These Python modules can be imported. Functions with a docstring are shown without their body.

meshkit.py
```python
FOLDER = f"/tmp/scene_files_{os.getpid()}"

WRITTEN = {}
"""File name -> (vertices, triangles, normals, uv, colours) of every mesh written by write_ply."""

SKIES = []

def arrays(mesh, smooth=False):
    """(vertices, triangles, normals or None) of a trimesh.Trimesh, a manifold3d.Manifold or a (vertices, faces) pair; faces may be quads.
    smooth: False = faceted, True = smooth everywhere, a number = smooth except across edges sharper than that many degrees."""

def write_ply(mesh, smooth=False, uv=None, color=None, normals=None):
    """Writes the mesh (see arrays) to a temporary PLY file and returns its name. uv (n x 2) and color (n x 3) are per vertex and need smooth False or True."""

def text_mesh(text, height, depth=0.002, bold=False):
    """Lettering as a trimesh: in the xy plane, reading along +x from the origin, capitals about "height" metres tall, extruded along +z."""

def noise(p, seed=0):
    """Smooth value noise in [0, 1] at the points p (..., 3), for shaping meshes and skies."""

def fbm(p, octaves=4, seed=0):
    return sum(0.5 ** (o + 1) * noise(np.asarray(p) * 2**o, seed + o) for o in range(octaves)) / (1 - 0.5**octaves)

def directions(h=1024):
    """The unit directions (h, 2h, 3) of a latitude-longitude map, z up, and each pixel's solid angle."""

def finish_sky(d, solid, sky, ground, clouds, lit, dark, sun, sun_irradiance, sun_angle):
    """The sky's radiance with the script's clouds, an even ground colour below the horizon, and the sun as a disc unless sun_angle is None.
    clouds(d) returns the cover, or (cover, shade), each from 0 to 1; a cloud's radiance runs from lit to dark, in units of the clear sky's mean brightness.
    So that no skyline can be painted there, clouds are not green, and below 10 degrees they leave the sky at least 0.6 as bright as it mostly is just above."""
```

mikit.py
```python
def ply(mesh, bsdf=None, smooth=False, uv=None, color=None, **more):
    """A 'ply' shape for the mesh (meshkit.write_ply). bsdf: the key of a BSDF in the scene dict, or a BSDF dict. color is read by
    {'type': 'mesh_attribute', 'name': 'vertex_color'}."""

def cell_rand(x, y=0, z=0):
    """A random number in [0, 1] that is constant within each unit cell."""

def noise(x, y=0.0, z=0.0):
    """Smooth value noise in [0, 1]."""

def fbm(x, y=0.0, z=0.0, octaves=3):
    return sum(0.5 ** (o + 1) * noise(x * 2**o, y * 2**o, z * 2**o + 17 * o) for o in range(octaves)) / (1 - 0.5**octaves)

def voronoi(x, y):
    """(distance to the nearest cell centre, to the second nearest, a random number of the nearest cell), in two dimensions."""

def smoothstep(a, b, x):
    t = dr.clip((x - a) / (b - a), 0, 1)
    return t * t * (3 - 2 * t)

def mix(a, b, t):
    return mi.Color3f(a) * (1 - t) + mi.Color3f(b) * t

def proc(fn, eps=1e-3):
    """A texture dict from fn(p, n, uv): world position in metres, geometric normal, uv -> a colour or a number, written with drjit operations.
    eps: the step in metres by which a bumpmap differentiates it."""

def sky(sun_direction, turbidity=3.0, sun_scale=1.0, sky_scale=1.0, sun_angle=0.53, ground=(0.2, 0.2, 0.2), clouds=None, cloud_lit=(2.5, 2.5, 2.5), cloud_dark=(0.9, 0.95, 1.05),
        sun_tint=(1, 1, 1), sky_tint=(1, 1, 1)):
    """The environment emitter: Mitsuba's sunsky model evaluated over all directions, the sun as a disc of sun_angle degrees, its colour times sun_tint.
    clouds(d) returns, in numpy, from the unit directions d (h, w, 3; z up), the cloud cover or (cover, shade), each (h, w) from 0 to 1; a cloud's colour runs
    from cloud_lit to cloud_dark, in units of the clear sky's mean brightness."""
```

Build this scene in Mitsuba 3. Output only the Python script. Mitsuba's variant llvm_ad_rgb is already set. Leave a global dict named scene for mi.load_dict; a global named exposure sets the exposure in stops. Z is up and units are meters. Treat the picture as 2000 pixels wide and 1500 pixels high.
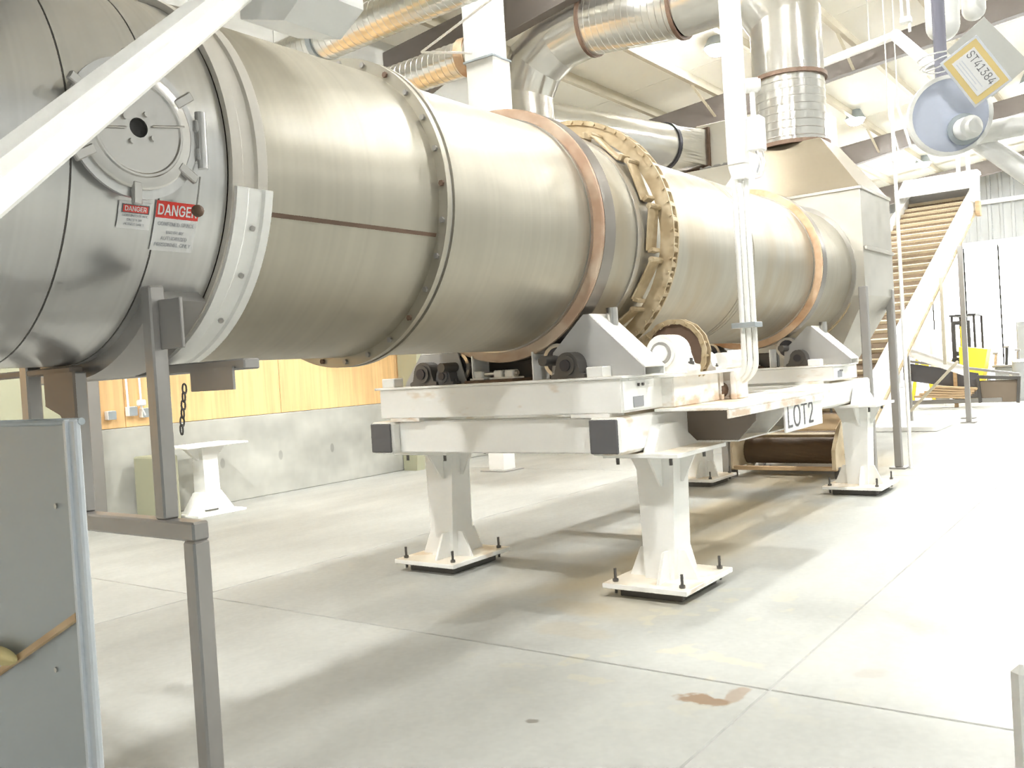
import math, random
import numpy as np, trimesh, mitsuba as mi, mikit, meshkit
import drjit as dr
from shapely.geometry import Polygon, Point
from mikit import proc, noise, fbm, smoothstep, mix
T = mi.ScalarTransform4f
PI = math.pi
random.seed(7)
scene, labels = {}, {}

# ---------------------------------------------------------------- camera, exposure, lamps
EYE = np.array([0, 0, 1.6])
FWD = np.array([-0.593083, 0.804965, -0.016853])
UP = np.array([0.039538, 0.050025, 0.997965])
scene['camera'] = {'type': 'perspective', 'fov': math.degrees(2 * math.atan(1000 / 1770.0)), 'fov_axis': 'x', 'near_clip': 0.05, 'far_clip': 200,
                   'to_world': T().look_at(origin=EYE.tolist(), target=(EYE + FWD).tolist(), up=UP.tolist())}
exposure = 1.6
LAMP = (278.0, 278.0, 268.0)      # radiance of the lamp bowls
GLOW = (2.6, 2.65, 2.6)           # glowing panels that whiten the lower far end wall
LAMP_X = (-6.45, -2.5, 1.6)
LAMP_Y = (-6.8, 1.0, 8.75, 16.5, 24.3, 32.0)
LAMP_Z = 7.45

# ---------------------------------------------------------------- materials
def rgb(c): return {'type': 'rgb', 'value': list(c)}
def mat(key, color, rough=.5, metal=0.0, two=True, **k):
    b = {'type': 'principled', 'base_color': color if isinstance(color, dict) else rgb(color), 'roughness': rough, 'metallic': metal, **k}
    scene[key] = {'type': 'twosided', 'bsdf': b} if two else b
    return key
def lum(c, k): return mi.Color3f(c[0] * k, c[1] * k, c[2] * k)

def f_floor(p, n, uv):
    a = fbm(p.x * .55, p.y * .55, 3, 4)
    b = fbm(p.x * 4, p.y * 1.2, 7, 3)
    c = noise(p.x * 38, p.y * 38, 1)
    v = .318 + .10 * (a - .5) + .06 * (b - .5) + .02 * (c - .5)
    col = mi.Color3f(v * .985, v * 1.0, v * .95)
    # dust that trickled out under the drum and round the skid
    t = smoothstep(1.5, .3, dr.abs(p.x + 3.7)) * smoothstep(3.2, 5.4, p.y) * smoothstep(15, 12, p.y) * smoothstep(.35, .6, fbm(p.x * .9, p.y * .5, 11, 3))
    col = mix(col, (.42, .36, .25), .8 * t)
    t2 = smoothstep(.62, .75, fbm(p.x * 7, p.y * 7, 5, 3)) * smoothstep(1.4, .2, dr.abs(p.x + 2.3)) * smoothstep(3.2, 4.2, p.y) * smoothstep(7, 5, p.y)
    col = mix(col, (.46, .42, .30), .35 * t2)
    def blot(cx, cy, ax, ay, s, k):
        q = dr.sqrt(dr.square((p.x - cx) / ax) + dr.square((p.y - cy) / ay)) + .9 * (fbm(p.x * s, p.y * s, 9, 3) - .5)
        return smoothstep(1.0, .55, q) * k
    col = mix(col, (.20, .12, .06), blot(-1.86, 3.86, .15, .08, 16, .85))
    col = mix(col, (.24, .16, .10), blot(-1.74, 4.0, .05, .16, 15, .6))
    col = mix(col, (.16, .15, .13), blot(-2.42, 3.29, .045, .035, 20, .9))
    col = mix(col, (.30, .27, .24), blot(-1.28, 4.55, .10, .09, 9, .5))
    col = mix(col, (.36, .29, .18), blot(-3.02, 4.55, .28, .2, 6, .22))
    col = mix(col, (.36, .29, .18), blot(-3.3, 5.0, .3, .2, 6, .3))
    return col
mat('m_floor', proc(f_floor), .62, specular=.35)
def f_concrete(p, n, uv):
    a = fbm(p.y * 1.1, p.z * 2.2, 3, 4); b = fbm(p.y * 5, p.z * 3, 1, 3)
    v = .40 + .24 * (a - .5) + .10 * (b - .5)
    hole = smoothstep(.045, .03, dr.sqrt(dr.square(p.y - .6 - dr.round(p.y - .6)) + dr.square(p.z - .55) * .3))
    v = v - .12 * hole
    return mi.Color3f(v, v * 1.0, v * .92)
mat('m_concrete', proc(f_concrete), .8)
def f_ply(p, n, uv):
    g = fbm(p.y * 26, p.z * 1.3, 2, 3); h = fbm(p.y * 3, p.z * .6, 9, 3)
    v = .92 + .30 * (g - .5) + .25 * (h - .5)
    return mi.Color3f(.80 * v, .52 * v, .25 * v)
mat('m_plywood', proc(f_ply), .55)
mat('m_wall_white', (.60, .60, .575), .5)
mat('m_wall_grey', (.31, .32, .32), .5)
mat('m_roof', (.70, .68, .61), .6)
mat('m_purlin', (.46, .42, .33), .5)
mat('m_rafter', (.115, .10, .09), .5)
def f_white(p, n, uv):
    d = smoothstep(.6, .95, n.z) * (.35 + .65 * fbm(p.x * 6, p.y * 6, p.z * 6, 3))
    s = smoothstep(.60, .78, fbm(p.x * 5, p.y * 5, p.z * 9, 4))
    c = mix((.88, .88, .86), (.62, .50, .32), .7 * d)
    return mix(c, (.55, .38, .2), .45 * s)
mat('m_white_dusty', proc(f_white), .42)
def f_white2(p, n, uv):
    d = smoothstep(.6, .95, n.z) * (.4 + .6 * fbm(p.x * 6, p.y * 6, p.z * 6, 3))
    s = smoothstep(.42, .75, fbm(p.x * 8, p.y * 8, p.z * 14, 4)) * smoothstep(1.52, 1.27, p.z)
    c = mix((.88, .88, .86), (.62, .50, .32), .7 * d)
    return mix(c, (.50, .32, .16), .7 * s)
mat('m_white_rusty', proc(f_white2), .42)
mat('m_white', (.88, .88, .86), .38)
mat('m_white_gloss', (.90, .90, .88), .25)
mat('m_grey_paint', (.34, .335, .325), .45)
def f_drum(p, n, uv):
    band = noise(p.y * 55, 3, 1) * .5 + noise(p.y * 14, 8, 2) * .5
    d = fbm(p.y * 1.3, p.z * 2.0, p.x * 2, 4)
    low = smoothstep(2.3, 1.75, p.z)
    v = .39 + .04 * (band - .5) + .12 * (d - .5)
    c = mi.Color3f(v, v * .94, v * .79)
    sm = smoothstep(.55, .8, fbm(p.y * 3.2, p.z * 1.1, p.x, 3)) * smoothstep(4.6, 5.2, p.y)
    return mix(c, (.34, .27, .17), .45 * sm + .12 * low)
mat('m_drum', proc(f_drum), .42, .82, specular=.5)
def f_case(p, n, uv):
    band = noise(p.y * 70, 3, 1) * .5 + noise(p.y * 18, 8, 2) * .5
    v = .56 + .07 * (band - .5) + .06 * (fbm(p.y * 2, p.z * 2, p.x, 3) - .5)
    return mi.Color3f(v, v * 1.0, v * .99)
mat('m_casing', proc(f_case), .25, .84)
mat('m_steel_bright', (.52, .51, .49), .22, .95)
mat('m_galv', (.40, .445, .475), .5, .7)
mat('m_galv_light', (.56, .60, .645), .34, .6)
def f_duct(p, n, uv):
    v = .66 + .12 * (fbm(p.x * 3, p.y * 3, p.z * 3, 3) - .5)
    return mi.Color3f(v, v * .985, v * .93)
mat('m_duct', proc(f_duct), .17, .93)
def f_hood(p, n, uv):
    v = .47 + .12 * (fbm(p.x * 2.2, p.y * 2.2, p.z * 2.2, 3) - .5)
    return mix(mi.Color3f(v, v * .96, v * .86), (.17, .14, .095), .9 * smoothstep(.12, .3, n.z))  # upward slopes painted darker to stand in for shade
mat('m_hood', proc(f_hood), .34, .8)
mat('m_tube_steel', (.34, .33, .32), .38, .7)
mat('m_dark_steel', (.10, .095, .09), .4, .5)
mat('m_black', (.03, .03, .03), .5)
mat('m_cap', (.085, .085, .09), .55)
def f_rust(p, n, uv):
    f = fbm(p.x * 5, p.y * 5, p.z * 5, 4)
    return mix((.42, .23, .12), (.58, .41, .27), smoothstep(.3, .7, f))
mat('m_rust', proc(f_rust), .6, .15)
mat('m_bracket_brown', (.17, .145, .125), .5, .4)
mat('m_tread', (.24, .22, .20), .28, .9)
def f_rust2(p, n, uv):
    f = fbm(p.x * 5, p.y * 5, p.z * 5, 4)
    return mix((.33, .21, .14), (.46, .36, .27), smoothstep(.3, .7, f))
mat('m_rust_dull', proc(f_rust2), .55, .25)
mat('m_band_shaded', (.56, .53, .48), .45)  # white strap greyed: shade on its upper part put into the colour
def f_chain(p, n, uv):
    f = fbm(p.x * 9, p.y * 9, p.z * 9, 3)
    return mix((.36, .28, .17), (.48, .40, .27), smoothstep(.35, .7, f))
mat('m_chain', proc(f_chain), .55, .3)
mat('m_brown_flange', (.12, .075, .05), .6, .2)
mat('m_roller_dark', (.05, .05, .06), .3, .6)
mat('m_red', (.62, .04, .03), .4)
mat('m_sign_white', (.74, .74, .74), .4)
mat('m_text_dark', (.10, .10, .11), .5)
mat('m_text_mid', (.17, .17, .18), .5)
mat('m_text_grey', (.36, .37, .40), .5)
mat('m_blue_label', (.12, .13, .42), .4)
mat('m_yellow', (.80, .60, .05), .4)
mat('m_tag_yellow', (.62, .49, .22), .5)
mat('m_back_tag', (.50, .50, .47), .4)
mat('m_rag', (.52, .44, .22), .8)
mat('m_tag_grey', (.60, .62, .66), .4)
mat('m_disc', (.56, .60, .72), .4, .2)
mat('m_cord', (.22, .22, .27), .5)
mat('m_olive', (.34, .34, .24), .5)
def f_cleat(p, n, uv):
    v = fbm(p.x * 8, p.y * 8, p.z * 8, 3)
    return mix((.50, .40, .26), (.68, .58, .42), v)
mat('m_cleat', proc(f_cleat), .6)
mat('m_cleat_top', (.50, .42, .29), .6)
mat('m_belt', (.11, .075, .045), .7)
mat('m_dark_hole', (.02, .02, .02), .8)
def f_wood(p, n, uv):
    v = fbm(p.x * 3, p.y * 3, p.z * 20, 3)
    return mix((.34, .22, .12), (.60, .45, .28), v)
mat('m_timber', proc(f_wood), .7)
mat('m_plate_grey', (.30, .31, .34), .4, .3)
mat('m_trough', (.10, .10, .11), .5, .3)
mat('m_trough_brown', (.17, .135, .10), .6)
scene['m_lamp'] = {'type': 'diffuse', 'reflectance': rgb((.8, .8, .8))}

# ---------------------------------------------------------------- helpers
def fresh(key):
    if key not in USED: USED.add(key); return key
    i = 1
    while f'{key}_{i:03d}' in USED: i += 1
    USED.add(f'{key}_{i:03d}'); return f'{key}_{i:03d}'
USED = set()
def thing(name, label=None, cat=None, group=None, kind=None):
    k = fresh(name); d = {}
    if label: d['label'] = label
    if cat: d['category'] = cat
    if group: d['group'] = group
    if kind: d['kind'] = kind
    labels[k] = d
    return k
def part(parent, name, mesh, m, smooth=False, label=None, kind=None, **k):
    key = fresh(parent + '__' + name)
    scene[key] = mikit.ply(mesh, m, smooth, **k)
    if label or kind:
        labels[key] = {a: b for a, b in (('label', label), ('kind', kind)) if b}
    return key
def solo(name, mesh, m, label, cat, smooth=False, group=None, kind=None, **k):
    key = thing(name, label, cat, group, kind)
    scene[key] = mikit.ply(mesh, m, smooth, **k)
    return key
cat_ = trimesh.util.concatenate
def box(x0, x1, y0, y1, z0, z1, bev=0.0):
    if bev <= 0:
        m = trimesh.creation.box((x1 - x0, y1 - y0, z1 - z0))
    else:
        pts = []
        h = np.array([x1 - x0, y1 - y0, z1 - z0]) / 2
        b = min(bev, h.min() * .9)
        for s in np.array([[i, j, k] for i in (-1, 1) for j in (-1, 1) for k in (-1, 1)]):
            for a in range(3):
                q = h.copy() - b; q[a] = h[a]; pts.append(s * q)
        m = trimesh.convex.convex_hull(np.array(pts))
    m.apply_translation(((x0 + x1) / 2, (y0 + y1) / 2, (z0 + z1) / 2))
    return m
def frame_of(d, up=(0, 0, 1)):
    d = np.asarray(d, float); d = d / np.linalg.norm(d)
    up = np.asarray(up, float)
    if abs(d @ up) > .98: up = np.array([1., 0, 0])
    a = np.cross(up, d); a /= np.linalg.norm(a)
    b = np.cross(d, a)
    return a, b, d
def bar(p, q, w, h=None, up=(0, 0, 1), bev=.004):
    """rectangular bar from p to q: w across, h along the up side"""
    p, q = np.asarray(p, float), np.asarray(q, float); h = h or w
    L = np.linalg.norm(q - p)
    m = box(-w / 2, w / 2, -h / 2, h / 2, 0, L, bev)
    a, b, d = frame_of(q - p, up)
    M = np.eye(4); M[:3, 0], M[:3, 1], M[:3, 2], M[:3, 3] = a, b, d, p
    m.apply_transform(M); return m
def cyl(p, q, r, n=24, r2=None):
    p, q = np.asarray(p, float), np.asarray(q, float)
    a, b, d = frame_of(q - p)
    t = np.arange(n) * 2 * PI / n
    ring = np.cos(t)[:, None] * a + np.sin(t)[:, None] * b
    v = np.vstack([p + ring * r, q + ring * (r if r2 is None else r2), [p], [q]])
    i = np.arange(n); j = (i + 1) % n
    f = np.vstack([np.c_[i, j, j + n], np.c_[i, j + n, i + n], np.c_[j, i, i * 0 + 2 * n], np.c_[i + n, j + n, i * 0 + 2 * n + 1]])
    return trimesh.Trimesh(v, f, process=False)
def tube(points, r, n=10):
    import_pts = np.asarray(points, float)
    t = np.gradient(import_pts, axis=0); t /= np.linalg.norm(t, axis=1, keepdims=True)
    a = np.cross(t[0], [0, 0, 1.0] if abs(t[0][2]) < .9 else [1.0, 0, 0]); a /= np.linalg.norm(a)
    V = []; ang = np.arange(n) * 2 * PI / n
    for p, d in zip(import_pts, t):
        a = a - d * (a @ d); a /= np.linalg.norm(a); b = np.cross(d, a)
        V.append(p + r * (np.cos(ang)[:, None] * a + np.sin(ang)[:, None] * b))
    V = np.vstack(V); m = len(import_pts); F = []
    for k in range(m - 1):
        for i in range(n):
            j = (i + 1) % n
            F += [[k * n + i, k * n + j, (k + 1) * n + j], [k * n + i, (k + 1) * n + j, (k + 1) * n + i]]
    V = np.vstack([V, import_pts[0], import_pts[-1]])
    for i in range(n):
        j = (i + 1) % n
        F += [[j, i, m * n], [(m - 1) * n + i, (m - 1) * n + j, m * n + 1]]
    return trimesh.Trimesh(V, np.array(F), process=False)
def prism(poly, axis, a0, a1):
    """polygon [(u, v)] extruded along axis: x -> (u,v)=(y,z); y -> (x,z); z -> (x,y)"""
    p = poly if isinstance(poly, Polygon) else Polygon(poly)
    m = trimesh.creation.extrude_polygon(p, a1 - a0, engine='earcut')
    v = np.array(m.vertices)
    if axis == 'z': w = np.c_[v[:, 0], v[:, 1], v[:, 2] + a0]
    elif axis == 'y': w = np.c_[v[:, 0], v[:, 2] + a0, v[:, 1]]
    else: w = np.c_[v[:, 2] + a0, v[:, 0], v[:, 1]]
    m = trimesh.Trimesh(w, m.faces, process=False)
    if m.volume < 0: m.invert()
    return m
def lathe(profile, cx, cz, n=128, ang0=0.0, ang1=2 * PI):
    """closed profile [(r, y)] turned about the line x = cx, z = cz; angle 0 is +x, 90 deg is up"""
    prof = np.array(profile, float); full = abs(ang1 - ang0 - 2 * PI) < 1e-6
    t = ang0 + (ang1 - ang0) * np.arange(n + (0 if full else 1)) / n
    V = np.concatenate([np.c_[cx + prof[:, 0] * math.cos(a), prof[:, 1], cz + prof[:, 0] * math.sin(a)] for a in t])
    k = len(prof); F = []
    for i in range(n):
        i2 = (i + 1) % len(t)
        for j in range(k - 1):
            a, b, c, d = i * k + j, i * k + j + 1, i2 * k + j + 1, i2 * k + j
            F += [[a, b, c], [a, c, d]]
    if not full:
        for base, flip in ((0, False), ((len(t) - 1) * k, True)):
            for j in range(1, k - 2):
                q = [base, base + j, base + j + 1]
                F.append(q[::-1] if flip else q)
    m = trimesh.Trimesh(V, np.array(F), process=False)
    if m.volume < 0: m.invert()
    return m
def band(r0, r1, y0, y1, cx, cz, n=128, **k):
    return lathe([(r0, y0), (r1, y0), (r1, y1), (r0, y1), (r0, y0)], cx, cz, n, **k)
def mitre_tube(pts, r, n=40):
    """list of meshes, one gore per leg of the polyline, cut on the mitre planes"""
    P = np.asarray(pts, float); out = []
    D = [(P[i + 1] - P[i]) / np.linalg.norm(P[i + 1] - P[i]) for i in range(len(P) - 1)]
    nrm = np.cross(D[0], D[-1]); nrm = nrm / np.linalg.norm(nrm) if np.linalg.norm(nrm) > 1e-6 else np.array([0, 1.0, 0])
    ang = np.arange(n) * 2 * PI / n
    for i, d in enumerate(D):
        b = np.cross(nrm, d)
        ring = r * (np.cos(ang)[:, None] * nrm + np.sin(ang)[:, None] * b)
        def cut(pt, pl):
            t = ((pt - (P[i] + ring)) @ pl) / (d @ pl)
            return P[i] + ring + t[:, None] * d
        pa = D[i - 1] + d if i > 0 else d
        pb = D[i + 1] + d if i < len(D) - 1 else d
        A, B = cut(P[i], pa), cut(P[i + 1], pb)
        j = np.arange(n); k = (j + 1) % n
        F = np.vstack([np.c_[j, k, k + n], np.c_[j, k + n, j + n]])
        m = trimesh.Trimesh(np.vstack([A, B]), F, process=False)
        out.append(m)
    return out
def move(m, dx=0, dy=0, dz=0):
    m = m.copy(); m.apply_translation((dx, dy, dz)); return m
def hexbolt(p, d, r=.014, h=.014, n=6): return cyl(np.asarray(p), np.asarray(p) + np.asarray(d) * h, r, n)

CX, CZ, R = -3.9, 2.545, .815      # drum axis and radius
def on_drum(mesh, y0, a0, r):
    """bends a flat sheet (u along y, v round the drum, w outwards) onto a cylinder about the drum axis"""
    v = np.array(mesh.vertices); a = a0 + v[:, 1] / r
    return trimesh.Trimesh(np.c_[CX + (r + v[:, 2]) * np.cos(a), y0 + v[:, 0], CZ + (r + v[:, 2]) * np.sin(a)], mesh.faces, process=False)
def sheet(u0, u1, v0, v1, w0, w1, nv=8):
    g = []
    for i in range(nv):
        g.append(box(u0, u1, v0 + (v1 - v0) * i / nv, v0 + (v1 - v0) * (i + 1) / nv, w0, w1))
    return cat_(g)

# ---------------------------------------------------------------- the hall
X0, X1, Y0, Y1 = -10.6, 7.0, -9.0, 36.0
def roofz(x): return 8.32 + .1 * x
fl = thing('floor', 'pale concrete slab floor with dust, stains and control joints', kind='structure')
xs, ys = [X0 - .2, -6.15, -1.63, 2.9, X1 + .2], [Y0 - .2, -3.4, 4.12, 11.7, 19.3, 27.0, Y1 + .2]
for i in range(4):
    for j in range(6):
        part(fl, 'slab', box(xs[i] + .004, xs[i + 1] - .004, ys[j] + .004, ys[j + 1] - .004, -.2, 0, .006), 'm_floor')
part(fl, 'joint_filler', box(X0 - .2, X1 + .2, Y0 - .2, Y1 + .2, -.25, -.007), 'm_grey_paint')

wl = thing('wall_left', 'long side wall with concrete base and plywood lining', kind='structure')
part(wl, 'concrete_base', box(X0 - .3, X0, Y0, Y1, 0, 1.16, .01), 'm_concrete')
for i in range(19):
    y = Y0 + 2.44 * i + .6
    part(wl, 'plywood_sheet', box(X0 - .12, X0 - .02, y + .003, min(y + 2.437, Y1), 1.165, 3.6, .003), 'm_plywood')
for i in range(15):
    y = Y0 + 3.0 * i
    part(wl, 'liner_panel', box(X0 - .12, X0 - .03, y + .005, y + 2.995, 3.61, roofz(X0), .004), 'm_wall_white')

def rib_panel(w, z0, z1, ribs=3):
    """a ribbed sheet in the xz plane, width w along +x, ribs towards -y"""
    pr = []; s = w / ribs
    for i in range(ribs):
        pr += [(i * s, 0), (i * s + s * .62, 0), (i * s + s * .70, -.045), (i * s + s * .92, -.045)]
    pr.append((w, 0)); pr = np.array(pr)
    back = np.c_[pr[::-1, 0], np.full(len(pr), .02)]
    return prism(Polygon(np.vstack([pr, back])), 'z', z0, z1)
wb = thing('wall_back', 'far end wall of ribbed grey sheet metal', kind='structure')
GIRT = 5.0
for i in range(19):
    x = X0 + 1.1 * i
    m = rib_panel(1.095, GIRT if -9.5 < x < -1.2 else 0, roofz(x) - .05); m.apply_translation((x, Y1, 0))
    part(wb, 'wall_panel', m, 'm_wall_grey')
part(wb, 'girt', box(X0, X1, Y1 - .2, Y1 - .06, GIRT - .1, GIRT + .08, .01), 'm_wall_white')
part(wb, 'girt', box(X0, X1, Y1 - .2, Y1 - .06, 6.35, 6.5, .01), 'm_wall_white')
for x in (-9.55, -3.62, 1.5): part(wb, 'wind_column', box(x - .12, x + .12, Y1 - .42, Y1 - .06, 0, roofz(x) - .3, .01), 'm_wall_grey')
wn = thing('glow_wall_1', 'glowing white panels brightening the lower far end wall', kind='structure')
for i in range(8):
    x = -9.35 + 1.1 * i
    part(wn, 'glow_panel', box(x, x + 1.06, Y1 - .03, Y1, .15, GIRT - .1), 'm_sign_white', emitter={'type': 'area', 'radiance': rgb(GLOW)})
part(wn, 'sill', box(-9.5, -.5, Y1 - .08, Y1 + .05, 0, .15, .01), 'm_wall_white')
wr = thing('wall_right', 'side wall on the near side, behind the view', kind='structure')
part(wr, 'liner', box(X1, X1 + .2, Y0, Y1, 0, roofz(X1), .01), 'm_wall_grey')
wf = thing('wall_front', 'end wall behind the viewer', kind='structure')
part(wf, 'liner', box(X0, X1, Y0 - .2, Y0, 0, roofz(X1), .01), 'm_wall_grey')

ce = thing('ceiling', 'cream roof lining over purlins and dark steel rafters', kind='structure')
def slope_box(x0, x1, y0, y1, lo, hi):
    m = trimesh.creation.box((x1 - x0, y1 - y0, hi - lo)); m.apply_translation(((x0 + x1) / 2, (y0 + y1) / 2, (lo + hi) / 2))
    v = np.array(m.vertices); v[:, 2] += roofz(v[:, 0]); return trimesh.Trimesh(v, m.faces, process=False)
for i in range(12):
    y = Y0 + 3.8 * i
    part(ce, 'roof_panel', slope_box(X0 - .3, X1 + .3, y + .006, y + 3.794, 0, .1), 'm_roof')
part(ce, 'roof_seam', slope_box(X0 - .3, X1 + .3, Y0, Y1 + .3, .03, .06), 'm_purlin')
for i in range(14):
    x = -9.46 + 1.49 * i
    zz = roofz(x)
    m = cat_([box(x - .012, x + .012, Y0, Y1, zz - .22, zz), box(x - .012, x + .09, Y0, Y1, zz - .232, zz - .218), box(x - .09, x + .012, Y0, Y1, zz - .015, zz - .002)])
    part(ce, 'purlin', m, 'm_purlin')
for y in (-4.2, 3.5, 11.25, 18.95, 26.7, 34.2):
    pts = [(X0 + .05, roofz(X0) - 1.25), (X0 + .75, roofz(X0) - 1.2), (-8.6, roofz(-8.6) - .95), (-5.5, roofz(-5.5) - .72), (X1, roofz(X1) - .62), (X1, roofz(X1) - .235), (X0 + .05, roofz(X0) - .235)]
    rf = part(ce, 'rafter', prism(pts, 'y', y - .012, y + .012), 'm_rafter')
    low = pts[1:5]
    part(rf, 'bottom_flange', cat_([bar((a[0], y, a[1]), (b[0], y, b[1]), .2, .018) for a, b in zip(low[:-1], low[1:])]), 'm_rafter')
    part(ce, 'column', prism([(X0 + .02, 0), (X0 + .32, 0), (X0 + .75, roofz(X0) - 1.2), (X0 + .02, roofz(X0) - 1.2)], 'y', y - .1, y + .1), 'm_olive')
for (xa, ya, za, xb, yb, zb) in ((-5.0, 18.95, 7.12, -4.99, 17.9, 7.6), (-7.98, 18.95, 6.85, -7.98, 17.8, 7.3), (-6.5, 26.7, 6.98, -6.5, 25.6, 7.45)):
    part(ce, 'flange_brace', bar((xa, ya, za), (xb, yb, zb), .06, .02), 'm_purlin')

d1 = thing('door_1', 'olive grey door with dark frame in the left wall', kind='structure')
part(d1, 'leaf', box(X0, X0 + .05, 4.55, 5.62, .05, 2.2, .006), 'm_olive')
part(d1, 'frame', cat_([box(X0, X0 + .12, 5.62, 5.85, 0, 2.3, .008), box(X0, X0 + .12, 4.3, 4.55, 0, 2.3, .008), box(X0, X0 + .12, 4.55, 5.62, 2.2, 2.3, .008)]), 'm_tube_steel')

# ---------------------------------------------------------------- lamps
bowl = trimesh.creation.icosphere(subdivisions=2, radius=1.0); bowl.apply_scale((.22, .22, .14))
hood_prof = [(.02, .34), (.10, .34), (.13, .16), (.25, -.06), (.255, -.06), (.14, .18), (.11, .36), (.02, .36), (.02, .34)]
def zlathe(prof, n=24):
    m = lathe([(r, z) for r, z in prof], 0, 0, n)
    v = np.array(m.vertices); return trimesh.Trimesh(np.c_[v[:, 0], v[:, 2], v[:, 1]], m.faces[:, ::-1], process=False)
lhood = zlathe(hood_prof)
seen = {(-6.45, 16.5): 'bright round high bay lamp seen beside the white conduit pole', (-6.45, 24.3): 'bright round high bay lamp right of the vertical duct, larger of two',
        (-6.45, 32.0): 'small bright high bay lamp farther back, above the conveyor head'}
for lx in LAMP_X:
    for ly in LAMP_Y:
        if lx > 1 and ly < 0: continue
        k = thing('high_bay_lamp', seen.get((lx, ly), 'high bay lamp of the rows under the roof that the view does not show'), 'lamp', 'high bay lamps under the roof')
        lz = LAMP_Z; px_ = lx - (.38 if (lx, ly) == (-6.45, 16.5) else 0)
        part(k, 'bowl', move(bowl, px_, ly, lz - .02), 'm_lamp', True, emitter={'type': 'area', 'radiance': rgb(LAMP)})
        part(k, 'reflector', move(lhood, px_, ly, lz - .02 + .08), 'm_galv', 40)
        part(k, 'stem', cyl((px_, ly, lz + .36), (px_, ly, roofz(px_) - .01), .012, 8), 'm_white')

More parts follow.
